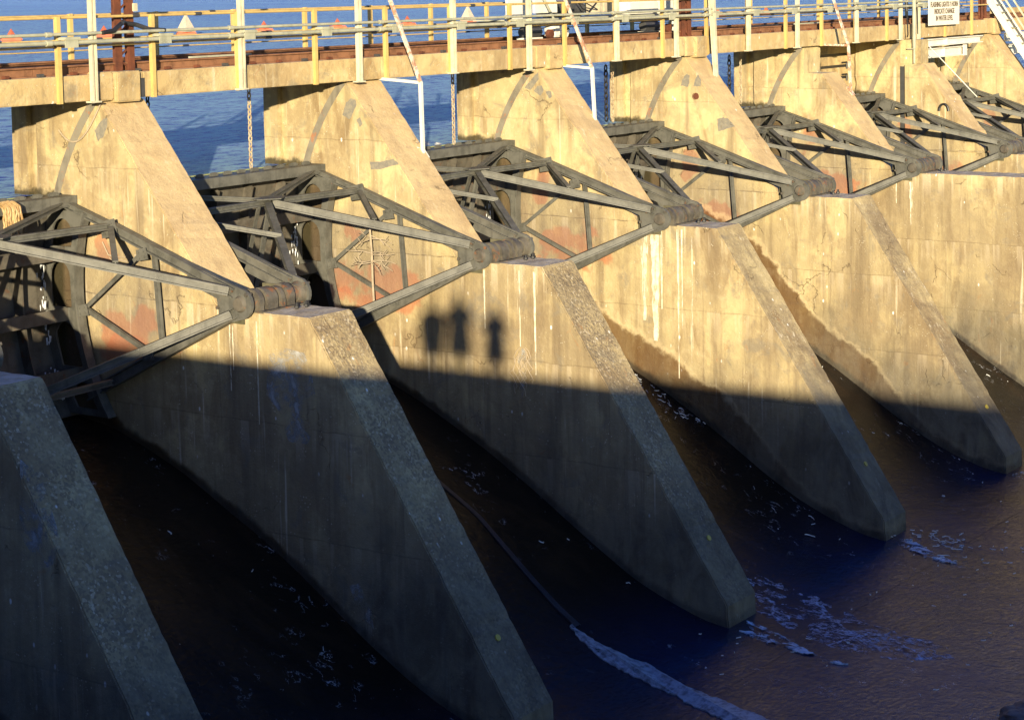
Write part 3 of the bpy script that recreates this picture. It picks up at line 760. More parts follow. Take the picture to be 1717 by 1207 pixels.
b = MB(); b.box((-3, YG+.34, 4.82), (S*8, 10.45, 5.36)); b.build('bridge_deck', 'beam', origin=(30, 8, 4.8), kind='structure')
# pedestals on the beam line at piers
for i, lab in ((1,'concrete pedestal under the first rusty lattice column'), (3,'broken pale concrete pedestal over the pier with oblong patches'), (4,'concrete pedestal under the second rusty lattice column'), (7,'concrete pedestal under the farthest rusty lattice column')):
    b = MB(); b.box((S*i-.42, YG-.12, 4.72), (S*i+.36, YG+.34, 5.46)); b.box((S*i-1.0, YG-.03, 4.78), (S*i-.44, YG+.3, 5.47))
    tag(b.build('pedestal', 'beam', origin=(S*i, YG, 4.72), bevel=.03), lab, 'pedestal', 'pedestals at the bridge front')
b = MB(); b.box((9.53, YG-.02, 4.80), (9.72, YG-.004, 5.27)); tag(b.build('cover_plate', 'darkgrey', origin=(9.6,YG,4.8)), 'black rectangular plate on the beam right of the first column', 'plate')
# crane rails
for y, lab in ((6.78, 'rusty crane rail beam along the front of the bridge'), (9.5, 'rusty crane rail beam along the lake side of the bridge')):
    t = thing('crane_rail', (30, y, 5.42), lab, 'rail', 'crane rails on the bridge')
    for k in range(24):
        a = -3+k*3.2; b = MB(); b.box((a+.01, y-.16, 5.42), (a+3.19, y+.16, 5.45)); b.box((a+.01, y-.03, 5.45), (a+3.19, y+.03, 5.62)); b.box((a+.01, y-.11, 5.62), (a+3.19, y+.11, 5.66))
        b.build('rail_length', 'rust', t, origin=(30,y,5.42))
    rnd = random.Random(5)
    for k in range(70):
        x = -2.6+k*1.02; b = MB(); b.box((x, y-.28, 5.43), (x+.14, y-.17, 5.50)); b.build('rail_clip', 'rust2' if k%3 else 'darkgrey', t, origin=(30,y,5.42))
# cable trays lying on the deck
for x, l, mt, lab in ((12.2,2.2,'pipe','grey cable trough on legs right of the second white post'),(31.5,3.6,'black','long black cable trough under the hoist'),(41.5,3.2,'black','black cable trough right of the second rusty column'),(45.5,2.0,'pipe','grey cable trough over the notched pier'),(49.5,5.5,'black','black cable trough behind the lamp pole')):
    b = MB(); b.box((x, 7.15, 5.62), (x+l, 7.3, 5.69)); b.box((x+.1,7.18,5.36), (x+.2,7.27,5.62)); b.box((x+l-.2,7.18,5.36), (x+l-.1,7.27,5.62))
    tag(b.build('cable_trough', mt, origin=(x,7.2,5.36)), lab, 'cable trough', 'cable troughs on the deck')

# railings
def railing(name, y, lab, x0, x1, xs, front):
    t = thing(name, ((x0+x1)/2, y, 5.4), lab, 'railing'); o_ = ((x0+x1)/2, y, 5.4)
    for x in xs:
        b = MB(); zb = 4.78 if front else 5.36
        b.box((x-.055, y-.035, zb), (x+.055, y-.005, 6.83)); b.box((x-.055, y-.003, zb), (x-.030, y+.08, 6.82)); b.build('rail_post', 'yellow', t, origin=o_)
    for z, rr in ((6.80,.034),(6.12,.032)) if front else ((6.78,.034),(6.14,.030),(5.86,.018)):
        b = MB()
        prev = None
        X_ = x0
        while X_ < x1-1e-6:
            e = min(x1, X_+3.0); b.tube((X_, y+.06, z+.006*math.sin(X_)), (e, y+.06, z+.006*math.sin(e)), rr, 8); X_ = e
        b.build('rail', 'yellow', t, origin=o_)
        rnd = random.Random(int(z*100))
        for q in range(int((x1-x0)/5)):
            xx = x0+5*q+rnd.uniform(0,4); bb = MB(); bb.tube((xx,y+.06,z),(xx+.22,y+.06,z), rr+.012, 8); bb.build('rail_coupling', 'darkgrey', t, origin=o_)
    return t
railing('railing', 6.30, 'yellow pipe railing bolted to the front face of the bridge beam', 1.0, 63.0, [1+3*k for k in range(21)], True)
railing('railing', 10.2, 'yellow pipe railing on the lake side of the bridge', 1.0, 75.0, [1.8+3.03*k for k in range(24)], False)
# pipes
for z, rr, lab in ((6.42,.04,'upper grey conduit pipe running along the front railing'), (6.22,.05,'lower thicker grey conduit pipe running along the front railing')):
    t = thing('conduit_pipe', (28, 6.05, z), lab, 'pipe', 'conduit pipes along the railing')
    x = 0.5
    while x < 57:
        b = MB(); e = min(57, x+6.0); b.tube((x,6.06,z),(e,6.06,z), rr, 12); b.build('pipe_length', 'pipe', t, origin=(28,6.05,z), smooth=True)
        b = MB(); b.tube((e-.08,6.06,z),(e+.08,6.06,z), rr+.02, 12); b.build('pipe_coupling', 'pipe', t, origin=(28,6.05,z), smooth=True); x = e
# pipe support brackets belong to the lower conduit
for k in range(19):
    x = 1+3*k; b = MB(); b.box((x-.05, 5.98, 6.28), (x+.40, 6.255, 6.35)); b.box((x-.05, 6.0, 6.10), (x+.35, 6.02, 6.30))
    b.build('pipe_bracket', 'pipe', t, origin=(28,6.05,6.22))
# white posts
wp = [(7.98,4.78,'white steel post left of the first rusty column'), (13.04,4.82,'white steel post above the first pale chain'), (17.72,4.78,'white steel post over the pier with the people shadows'),
 (22.02,4.82,'white steel post beside the second chain'), (25.89,4.74,'white steel post over the broken pedestal'), (30.93,4.82,'white steel post next to a yellow rail post under the hoist'),
 (34.76,4.80,'white steel post just left of the second rusty column'), (39.91,4.82,'white steel post right of the second rusty column'), (43.78,4.80,'white steel post over the notched pier'),
 (48.92,4.82,'white steel post over the stop-logs'), (53.14,4.80,'white steel post left of the lamp pole'), (54.96,3.8,'white steel post reaching down beside the warning sign')]
for x, zb, lab in wp:
    t = thing('steel_post', (x, 6.2, zb), lab, 'post', 'tall white posts at the bridge front'); o_ = (x,6.2,zb)
    b = MB(); b.box((x-.08,6.16,zb), (x-.03,6.28,9.2)); b.box((x+.03,6.16,zb), (x+.08,6.28,9.2)); b.box((x-.03,6.21,zb), (x+.03,6.235,9.2)); b.build('post_channel', 'white', t, origin=o_)
    b = MB(); b.box((x-.16,6.14,zb-.02), (x+.16,6.34,zb+.02)); b.build('foot_plate', 'white', t, origin=o_)
t = thing('lamp_pole', (54.02,6.05,3.75), 'slim tapering grey lamp pole standing left of the warning sign', 'pole')
b = MB(); b.tube((54.02,6.0,3.75),(54.02,6.0,4.5),.05,10); b.tube((54.02,6.0,4.4),(54.02,6.0,9.5),.085,12); b.build('pole_shaft','pipe',t,origin=(54.02,6.05,3.75),smooth=True)
b = MB(); b.box((53.92,5.98,4.36),(54.12,6.3,4.40)); b.build('pole_clamp','pipe',t,origin=(54.02,6.05,3.75))
# rusty lattice columns
for x, lab in ((9.32,'rusty lattice column at the left, with a black cable looped round it'), (36.02,'rusty lattice column right of the hoist machine'), (63.0,'farthest rusty lattice column beside the stairs')):
    t = thing('lattice_column', (x, 6.62, 5.42), lab, 'column', 'rusty lattice columns on the bridge'); o_ = (x,6.62,5.42)
    for dx in (-.2, .2):
        b = MB(); b.box((x+dx-.11,6.55,5.42),(x+dx+.11,6.58,9.5)); b.box((x+dx-.015,6.58,5.42),(x+dx+.015,6.76,9.5)); b.build('column_leg','rust2',t,origin=o_)
    for k in range(14):
        z = 5.5+.28*k; s_ = 1 if k%2 else -1
        b = MB(); b.bar((x-.2*s_,6.60,z),(x+.2*s_,6.60,z+.26),.05,.02,(0,1,0)); b.build('lacing_bar','rust2',t,origin=o_)
b = MB(); b.box((9.60,6.5,6.90),(9.74,6.6,7.1)); tag(b.build('junction_box','white',origin=(9.67,6.5,6.9),bevel=.01),'small cream box fixed beside the first rusty column','box')
b = MB(); b.path([(8.1,6.0,6.42),(8.45,6.0,6.46),(8.8,6.1,6.62),(9.05,6.3,6.66),(9.3,6.5,6.62),(9.55,6.4,6.58),(9.8,6.2,6.46),(10.2,6.06,6.42)], .055, 8)
tag(b.build('cable_hose','black',origin=(9,6,6.4),smooth=True),'black hose bent round the first rusty column','hose')
# sagging small wires
for (pts, lab) in (([(53.4,6.1,6.9),(53.4,6.05,6.0),(53.5,6.05,5.0),(53.55,6.1,4.9)], 'black conduit running down left of the lamp pole'),
                   ([(54.5,6.1,6.9),(54.45,6.05,6.0),(54.5,6.05,5.0)], 'black conduit between the lamp pole and the sign')):
    b = MB(); b.path(pts, .03, 6); tag(b.build('wire','black',origin=pts[0],smooth=True), lab, 'wire')
b = MB(); pts = []
for k in range(15):
    tt = k/14; pts.append((7.8-1.35*tt*1.0, 6.45+1.3*tt, 4.75-1.05*math.sin(tt*math.pi*.62)-.0))
b.path([(8.40-.03, 6.45+1.5*k/12, 4.7-.95*math.sin(k/12*math.pi*.75)) for k in range(13)], .022, 6)
tag(b.build('wire','wood',origin=(8.4,6.45,4.7)),'tan wire hanging in a curve across the first full pier','wire')

# chains
def chain(x, y, z0, z1, mat, lab, r=.075):
    b = MB(); z = z0; k = 0
    while z > z1:
        n = 8
        for s_ in range(n):
            a0, a1 = 2*math.pi*s_/n, 2*math.pi*(s_+1)/n
            def P(a):
                u, v = r*.75*math.cos(a), r*1.25*math.sin(a)
                return (x+u, y, z+v) if k % 2 == 0 else (x+u*.25, y+u, z+v)
            b.tube(P(a0), P(a1), r*.28, 5, cap=False)
        z -= r*1.95; k += 1
    tag(b.build('chain', mat, origin=(x,y,z0)), lab, 'chain', 'hoist chains to the gates')
chain(11.3, 7.9, 4.78, 3.6, 'chaindark', 'black chain just right of the first full pier top')
chain(15.15, 8.0, 4.78, 2.5, 'chainlight', 'pale chain hanging over open water in the second bay')
chain(24.25, 8.0, 4.6, 2.5, 'chainlight', 'rust-tinged chain at the left edge of the third pier nose')
chain(33.5, 8.1, 4.4, 2.55, 'chainlight', 'pale chain with a ring at its end, before the holed pier')
chain(34.0, 8.7, 4.4, 2.6, 'chaindark', 'black chain against the water beside the holed pier', .10)
chain(42.6, 8.1, 4.5, 2.6, 'chainlight', 'red-brown chain before the notched pier', .07)
chain(42.95, 8.8, 4.4, 3.2, 'chaindark', 'black chain before the notched pier', .10)

# bracket frames standing on the slopes (white / rusty pipe)
def frame(i, mat, base, top, back, far, lab):
    x = Rx(i)-.12; t = thing('pipe_stand', (x, base[0], base[1]), lab, 'pipe frame', 'pipe frames on the pier slopes'); o_ = (x, base[0], base[1])
    B = (x, base[0], base[1]-.06); Tt = (x, top[0], top[1])
    b = MB(); b.bar(B, Tt, .09, .09, (0,1,0)); b.build('upright', mat, t, origin=o_)
    b = MB(); b.bar((x, top[0]-.04, top[1]), (x, back[0], back[1]), .08, .08); b.build('cross_bar', mat, t, origin=o_)
    b = MB(); b.bar(Tt, (x, far[0], far[1]), .085, .085, (1,0,0)); b.build('slanting_bar', 'whiterust', t, origin=o_)
    b = MB(); b.bar((x,base[0]-.12,base[1]-.13),(x,base[0]+.14,base[1]+.20),.28,.04,(0,-1,1)); b.build('foot_plate', mat, t, origin=o_)
frame(2, 'whitepaint', (4.97,2.72), (5.0,4.71), (6.86,4.83), (6.42,7.9), 'white pipe frame with rusty slanting bar on the pier with people shadows')
frame(3, 'whitepaint', (5.22,2.98), (5.3,4.71), (7.2,4.83), (6.75,7.9), 'white pipe frame with rusty slanting bar on the pier under the hoist')
frame(5, 'whiterust', (5.2,2.96), (5.3,4.80), (7.2,4.84), (6.3,7.6), 'orange-rusted pipe frame standing by the stacked stop-logs')
b = MB(); b.bar((37.19-.1,6.0,3.95),(37.0,6.1,8.6),.14,.14,(0,1,0)); b.bar((36.95,5.98,4.0),(36.62,6.1,8.6),.07,.05,(0,1,0))
tag(b.build('slanting_post','white',origin=(37.1,6,3.95)),'cream slanting post leaning above the holed pier','post')
# handrail slanting cable near pier 6
b = MB(); b.tube((54.9,6.0,4.75),(56.6,4.2,2.2),.022,8); tag(b.build('stay_pipe','whitepaint',origin=(55.6,5.2,3.5)),'thin white pipe sloping down the face under the sign','pipe')

# warning sign
t = thing('warning_sign', (57.1, 6.0, 5.3), 'white warning board about flashing lights and horn, at the upper right', 'sign'); o_ = (57.1,6.0,5.3)
b = MB(); b.box((55.5,5.98,5.32),(58.8,6.02,7.4)); b.build('sign_board','board',t,origin=o_,bevel=.01)
def text(s, x, y, z, size, parent, o_, mat='letter', sx=1.0):
    cu = bpy.data.curves.new('letters','FONT'); cu.body = s; cu.size = size*K; cu.extrude = .003; cu.align_x = 'CENTER'; cu.offset = .006
    ob = bpy.data.objects.new('tmp', cu); COL.objects.link(ob)
    dg = bpy.context.evaluated_depsgraph_get(); me = bpy.data.meshes.new_from_object(ob.evaluated_get(dg)); bpy.data.objects.remove(ob)
    me.materials.clear(); me.materials.append(M[mat])
    o2 = bpy.data.objects.new('letters', me); COL.objects.link(o2); o2.parent = parent
    o2.location = (Vector((x,y,z))-Vector(o_))*K; o2.rotation_euler = (R_(90),0,0); o2.scale = (sx,1,1)
text('FLASHING LIGHTS & HORN', 57.15, 5.97, 6.13, .31, t, o_, sx=.78)
text('INDICATE CHANGE', 57.15, 5.97, 5.83, .31, t, o_, sx=.78)
text('IN WATER LEVEL', 57.15, 5.97, 5.53, .31, t, o_, sx=.78)
# white steel girders under the far bays
for k, (x0, x1, z0, z1, lab) in enumerate(((55.6,61.6,4.42,4.74,'white steel girder directly under the patched beam'), (55.6,60.0,3.90,4.32,'lower cream steel girder with bolted end plate'), (64.6,73.0,4.35,4.75,'white steel girder past the stairs'), (64.6,73.0,3.7,4.2,'cream steel girder past the stairs'))):
    b = MB(); y = 6.02+.12*(k%2); b.box((x0,y,z1-.04),(x1,y+.35,z1)); b.box((x0,y,z0),(x1,y+.35,z0+.04)); b.box((x0,y+.15,z0+.04),(x1,y+.19,z1-.04))
    if k == 1: b.box((59.6,y-.02,z0-.02),(60.0,y+.02,z1+.05))
    b.box((x0+2,y+.02,z0+.04),(x0+2.05,y+.15,z1-.04))
    tag(b.build('steel_girder','whitepaint',origin=(x0,y,z0)), lab, 'girder', 'white steel girders under the bridge')
# stairs at the far pier
t = thing('steel_stairs', (64.0,5.6,3.6), 'cream steel stair flight descending at the upper right corner', 'stairs'); o_ = (64.0,5.6,3.6)
for dx in (0, .95):
    b = MB(); b.bar((63.5+dx,6.7,6.6),(63.9+dx,3.9,2.3),.30,.07,(1,0,0)); b.build('stringer','whitepaint',t,origin=o_)
    b = MB(); b.bar((63.5+dx,6.5,7.5),(63.9+dx,3.7,3.2),.07,.07,(1,0,0)); b.build('handrail','white',t,origin=o_)
for k in range(12):
    tt = k/11; y = 6.6-2.6*tt; z = 6.45-4.0*tt; b = MB(); b.box((63.55+.4*tt,y-.13,z),(64.45+.4*tt,y+.13,z+.03)); b.build('stair_tread','pipe',t,origin=o_)
# masonry and far panels behind the stairs
b = MB(); b.box((65.5,7.0,4.9),(75,7.3,5.9)); tag(b.build('parapet_wall','beam',origin=(70,7,4.9)),'tan wall panel beyond the stairs at the right edge','wall')
b = MB(); b.box((65.0,6.6,6.35),(75,6.9,6.75)); tag(b.build('steel_girder','whitepaint',origin=(70,6.6,6.35)),'cream overhead beam at the top right corner','girder','white steel girders under the bridge')

# hoist machine
t = thing('hoist_machine', (32.3,8.1,5.66), 'white gate-hoist carriage on the rails behind the yellow railing', 'hoist'); o_ = (32.3,8.1,5.66)
def hp(name, mat, fn, bev=.01, sm=False):
    b = MB(); fn(b); b.build(name, mat, t, origin=o_, bevel=bev, smooth=sm)
hp('side_panel','whitepaint', lambda b: b.box((27.1,7.9,6.05),(28.35,8.0,8.4)))
hp('side_panel','whitepaint', lambda b: b.box((28.6,7.9,6.45),(29.9,8.0,8.4)))
hp('base_frame','darkgrey', lambda b: (b.box((27.0,7.6,6.02),(37.6,7.8,6.20)), b.box((27.0,9.3,6.02),(37.6,9.5,6.2))))
hp('machinery_deck','pipe', lambda b: b.box((27.2,7.5,6.22),(37.4,9.4,6.27)))
for x in (29.3, 37.1):
    hp('gear_case','whitepaint', lambda b: b.box((x-.42,7.3,5.66),(x+.35,7.75,6.02)), .04)
    hp('gear_boss','whitepaint', lambda b: b.tube((x+.02,7.18,5.82),(x+.02,7.35,5.82),.20,24), .01, True)
    hp('shaft_hook','darkgrey', lambda b: b.path([(x+.1+.07*math.cos(a),7.14,5.88+.07*math.sin(a)) for a in [k*.6 for k in range(8)]], .018, 5), 0)
for x in (27.9, 35.2):
    hp('drive_motor','darkgrey', lambda b: b.tube((x-.45,7.6,5.86),(x+.45,7.6,5.86),.17,16), 0, True)
    hp('motor_base','whitepaint', lambda b: b.box((x-.5,7.45,5.62),(x+.5,7.8,5.68)))
    hp('wheel','rust2', lambda b: b.tube((x-.05,6.72,5.8),(x-.05,6.86,5.8),.15,18), 0, True)
hp('control_cabinet','beige', lambda b: b.box((32.5,8.0,6.35),(33.6,8.5,7.6)), .02)
for k in range(4): hp('cabinet_rib','beige', lambda b: b.box((32.55+.3*k,7.96,6.4),(32.60+.3*k,8.0,7.5)), 0)
hp('control_panel','darkgrey', lambda b: b.box((30.7,7.9,6.55),(31.0,8.1,6.95)))
hp('motor_hood','whitepaint', lambda b: b.box((34.2,7.8,6.3),(36.2,8.9,6.75)), .06)
hp('motor_hood','whitepaint', lambda b: b.box((36.5,7.8,6.28),(37.5,8.5,6.9)), .04)
hp('drum','darkgrey', lambda b: b.tube((30.2,8.6,6.55),(32.2,8.6,6.55),.28,20), 0, True)
hp('cable','black', lambda b: b.path([(31.0,7.9,6.9),(31.4,7.9,6.55),(31.8,7.9,6.45),(32.2,7.9,6.7),(32.5,7.9,6.9)], .025, 6), 0)
hp('cable','black', lambda b: b.path([(30.9,7.9,6.95),(31.5,7.95,6.8),(32.4,7.95,6.5)], .02, 6), 0)
hp('panel_stay','pipe', lambda b: b.tube((28.4,7.8,7.6),(29.6,7.7,6.0),.04,8), 0)

# buoy line on the lake
for k, (x, y, tri) in enumerate(((109.5,129,0),(121.7,129,0),(129.9,125.3,1),(141,124.4,0),(153.4,124.4,0),(166.8,124.8,0),(177.7,123.8,1),(209.2,105.6,0),(223.2,105.9,0))):
    labs = ['orange float farthest left on the lake','orange float seen behind the first rusty column','orange float with a cream pyramid marker, nearer the left','orange float below the coiled wire on the railing','orange float left of the third white post','orange float right of the slanting rusty bar','orange float with cream pyramid, just left of the hoist','orange float right of the second rusty column','orange float farthest right, before the notched pier']
    t = thing('buoy', (x,y,2.37), labs[k], 'buoy', 'orange floats strung across the lake'); o_ = (x,y,2.37)
    dx, dy = .83, -.55
    b = MB(); b.bar((x-1.05*dx*1.0,y+1.05*.55,2.55),(x+1.05*dx,y-1.05*.55,2.55),.8,.42); b.build('float','orange',t,origin=o_,bevel=.12)
    b = MB()
    hgt = 2.0 if tri else .9; bb = .75 if tri else .4
    vs = [(x-bb,y-bb,2.76),(x+bb,y-bb,2.76),(x+bb,y+bb,2.76),(x-bb,y+bb,2.76),(x,y,2.76+hgt)]
    b.add(vs, [(3,2,1,0),(0,1,4),(1,2,4),(2,3,4),(3,0,4)]); b.build('marker','cream' if tri else 'orange',t,origin=o_)

# rope bundle on first gate
rnd = random.Random(9)
t = thing('rope_bundle', (6.2,7.45,2.4), 'bundle of tan rope hanging over the nearest gate truss', 'rope'); o_ = (6.2,7.45,2.4)
for k in range(22):
    x = 5.95+rnd.uniform(0,.42); y = 7.25+rnd.uniform(-.12,.05); ln = rnd.uniform(.55,.85)
    pts = [(x-.5+rnd.uniform(-.1,.1),y+.1,2.44+rnd.uniform(0,.06)),(x-.15,y,2.52),(x,y-.05,2.40)]
    for q in range(1,6): pts.append((x+rnd.uniform(-.03,.03), y-.08+rnd.uniform(-.02,.02), 2.40-ln*q/5))
    b = MB(); b.path(pts, .025, 5); b.build('rope_strand','rope',t,origin=o_)
b = MB(); b.path([(6.42+.12*math.cos(a),7.3,2.22+.17*math.sin(a)) for a in [k*.5 for k in range(13)]], .022, 6); b.build('rope_loop','whitepaint',t,origin=o_)

# bare branch caught on the second gate
t = thing('dead_branch', (17.0,5.3,.4), 'bare dead branch with twigs caught upright on the gate arm', 'branch'); o_ = (17.0,5.3,.4)
X0 = 16.95
b = MB(); pts = [(X0,5.36,1.36),(X0-.01,5.33,.7),(X0+.02,5.31,.1),(X0,5.29,-.6),(X0+.01,5.27,-1.28)]
for a, c in zip(pts, pts[1:]): b.tube(a, c, .032, 7)
b.build('stem','wood',t,origin=o_)
rnd = random.Random(21)
for (z, n_) in ((.55,4),(.10,3),(-.12,6)):
    for k in range(n_):
        s_ = 1 if k%2 else -1; p = Vector((X0,5.31,z+rnd.uniform(-.05,.05))); ps = [p]; dr = Vector((rnd.uniform(-.2,.1), s_, rnd.uniform(-.15,.35))).normalized()
        for q in range(5):
            dr = (dr+Vector((rnd.uniform(-.3,.3),0,rnd.uniform(-.35,.2)))).normalized(); p = p+dr*.15; ps.append(p)
        b = MB()
        for j, (a, c) in enumerate(zip(ps, ps[1:])): b.tube(a, c, .016-.002*j, 5)
        q0 = ps[2]; b.tube(q0, q0+Vector((0,s_*.15,-.14)), .009, 4); b.tube(ps[3], ps[3]+Vector((0,s_*.12,.12)), .008, 4)
        b.build('twig','wood',t,origin=o_)
t = thing('vine_twigs', (Lx(1)-.05,6.2,.9), 'small pale dead vine clinging to the wall behind the nearest gate', 'vine')
b = MB(); b.path([(Lx(1)-.04,6.55,1.35),(Lx(1)-.05,6.35,1.05),(Lx(1)-.05,6.0,.95),(Lx(1)-.05,5.7,.92)],.018,5); b.path([(Lx(1)-.05,6.35,1.05),(Lx(1)-.05,6.0,1.02),(Lx(1)-.05,5.72,1.02)],.014,5); b.path([(Lx(1)-.05,6.3,.98),(Lx(1)-.05,6.15,.85)],.014,5); b.build('stem','wood',t,origin=(Lx(1)-.05,6.2,.9))

rnd = random.Random(77); b = MB(); x = Lx(2)-.02
for k in range(9):
    p = (x, .62+rnd.uniform(-.12,.12), -2.25+rnd.uniform(-.1,.1)); q = [p]
    for j in range(7):
        p = (x-rnd.uniform(0,.03), p[1]+rnd.uniform(-.16,.16), p[2]-rnd.uniform(.08,.22)); q.append(p)
    b.path(q, .010, 4)
tag(b.build('dry_vine','wood',origin=(x,.6,-3.5)),'dry pale vine dangling at the shadow edge on the pier with people shadows','vine')
def rock(x, y, r3, lab):
    b = MB(); bm = bmesh.new(); bmesh.ops.create_icosphere(bm, subdivisions=4, radius=1.0)
    for v in bm.verts:
        n_ = mnoise.noise(v.co*1.4+Vector((x,y,0)))*.35+mnoise.noise(v.co*4)*.10
        v.co = v.co*(1+n_)
    b.v = [Vector((x+v.co.x*r3[0], y+v.co.y*r3[1], -8.9+v.co.z*r3[2])) for v in bm.verts]; bm.verts.index_update(); b.f = [tuple(v.index for v in f.verts) for f in bm.faces]; bm.free()
    tag(b.build('boulder','rockm',origin=(x,y,-8.9)), lab, 'rock')
M['rockm'] = metal('brown_rock', (.16,.11,.09), (.08,.06,.055), rust=(.22,.10,.06), rough=.6)
rock(15.75, -14.0, (.55,.42,.28), 'brown boulder on the wet apron in the bottom right corner')

# ------------------------------------------------------------------ apron strips, foam
def slab(name, pts, z, h, mat, lab, cat='strip', group=None, kind=None):
    b = MB(); rnd = random.Random(int(abs(pts[0][0])*10)); P = []
    for a, c in zip(pts, pts[1:]+pts[:1]):
        L = math.dist(a, c); n = max(1, int(L/.10))
        for k in range(n):
            t_ = k/n; P.append((a[0]+(c[0]-a[0])*t_+rnd.uniform(-.03,.03)+.08*mnoise.noise(Vector((a[1]+t_*3,a[0],1))), a[1]+(c[1]-a[1])*t_+rnd.uniform(-.03,.03)))
    n = len(P); b.add([(x,y,max(z,og(y)+.02)+h) for x,y in P]+[(x,y,z-.1) for x,y in P], [tuple(range(n)), tuple(reversed(range(n,2*n)))]+[(k,(k+1)%n,n+(k+1)%n,n+k) for k in range(n)])
    o = b.build(name, mat, origin=(pts[0][0],pts[0][1],z))
    if kind: o['kind'] = kind
    if lab: tag(o, lab, cat, group)
    return o
ZA = -8.91
slab('concrete_strip', [(14.05,-3.15),(14.0,-3.9),(14.08,-4.5),(14.16,-5.3),(13.95,-5.85),(13.64,-6.65),(13.33,-7.63),(12.81,-9.31),(11.9,-11.6),(11.3,-11.3),(12.25,-8.6),(12.6,-7.75),(13.02,-6.54),(13.28,-5.65),(13.43,-4.81),(13.52,-4.26),(13.72,-3.69),(13.93,-3.19)], ZA, .012, 'strip', 'wide pale concrete strip crossing the wet apron at the bottom', 'strip', 'pale worn strips on the apron')
slab('runoff_streak', [(18.27,-5.64),(18.27,-6.07),(17.64,-7.37),(17.16,-8.27),(16.94,-9.18),(16.84,-8.96),(17.0,-7.99),(17.45,-6.91),(18.02,-5.90)], ZA, .02, 'foamfilm', 'thin pale strip trailing from the toe of the pier with people shadows', 'strip', 'pale streaks trailing from the pier toes')
slab('runoff_streak', [(17.63,-5.86),(17.77,-6.13),(17.38,-7.15),(17.22,-6.85)], ZA, .02, 'foamfilm', 'shortest pale strip, left of the thin one at the same pier toe', 'strip', 'pale streaks trailing from the pier toes')
slab('runoff_streak', [(26.95,-5.72),(27.32,-5.94),(26.68,-6.98),(26.00,-8.08),(25.92,-7.84),(26.15,-6.82)], ZA, .02, 'foamfilm', 'pale strip trailing from the toe of the pier with pale streaks', 'strip', 'pale streaks trailing from the pier toes')
slab('runoff_streak', [(35.9,-5.75),(36.5,-5.85),(36.0,-6.3),(35.5,-6.5)], ZA, .02, 'foamfilm', 'small pale strip at the toe of the holed pier, right edge', 'strip', 'pale streaks trailing from the pier toes')
# raised ridge running up the second bay
b = MB(); vs = []; fs = []; n = 16
for k in range(n+1):
    t_ = k/n; y = -3.3+5.6*t_; x = 14.15+.75*min(1,t_*1.6); w_ = .13-.06*t_
    z = og(y)+.03
    vs += [(x-w_,y,z-.2),(x-w_*.8,y,z),(x+w_*.8,y,z),(x+w_,y,z-.2)]
for k in range(n):
    o = 4*k; fs += [(o,o+1,o+5,o+4),(o+1,o+2,o+6,o+5),(o+2,o+3,o+7,o+6)]
b.add(vs,fs); tag(b.build('sill_ridge','ridge',origin=(15.8,0,-6)),'dark wet concrete ridge running up the second bay','ridge')

def foam_fan():
    left = [(21.60,-3.59),(21.67,-3.96),(21.50,-4.57),(21.52,-5.29),(21.45,-5.9),(20.97,-6.82),(20.32,-7.83),(19.80,-9.12),(19.60,-10.11),(19.30,-10.9),(18.95,-11.26)]
    right = [(19.15,-4.7),(18.95,-5.60),(18.80,-6.04),(18.47,-6.73),(18.07,-7.45),(17.86,-8.22),(17.72,-9.10),(17.77,-9.87),(18.06,-10.52),(18.45,-11.0),(18.82,-11.30)]
    b = MB(); vs = []; fs = []; NU, NV = 70, 40
    for i in range(NU+1):
        t_ = i/NU*10; k = min(9, int(t_)); f_ = t_-k
        a = Vector(left[k]).lerp(Vector(left[k+1]), f_); c = Vector(right[k]).lerp(Vector(right[k+1]), f_)
        for j in range(NV+1):
            s_ = j/NV; p = a.lerp(c, s_)
            e = min(s_, 1-s_, (NU-i)/NU*.6)*2; e = min(1, e*4)
            jx = .12*mnoise.noise(Vector((p.x*1.5, p.y*1.5, 3)))
            z = max(og(p.y), ZA)-.02+e*(.03+.05*mnoise.noise(Vector((p.x*1.8,p.y*1.8,0)))+.02*mnoise.noise(Vector((p.x*5,p.y*5,0))))
            vs.append((p.x+jx, p.y-jx, z))
    w_ = NV+1
    for i in range(NU):
        for j in range(NV): k = i*w_+j; fs.append((k,k+1,k+w_+1,k+w_))
    b.add(vs,fs); b.build('foam_patch','foam',origin=(19,-7,-8.9),smooth=True,kind='stuff')
foam_fan()
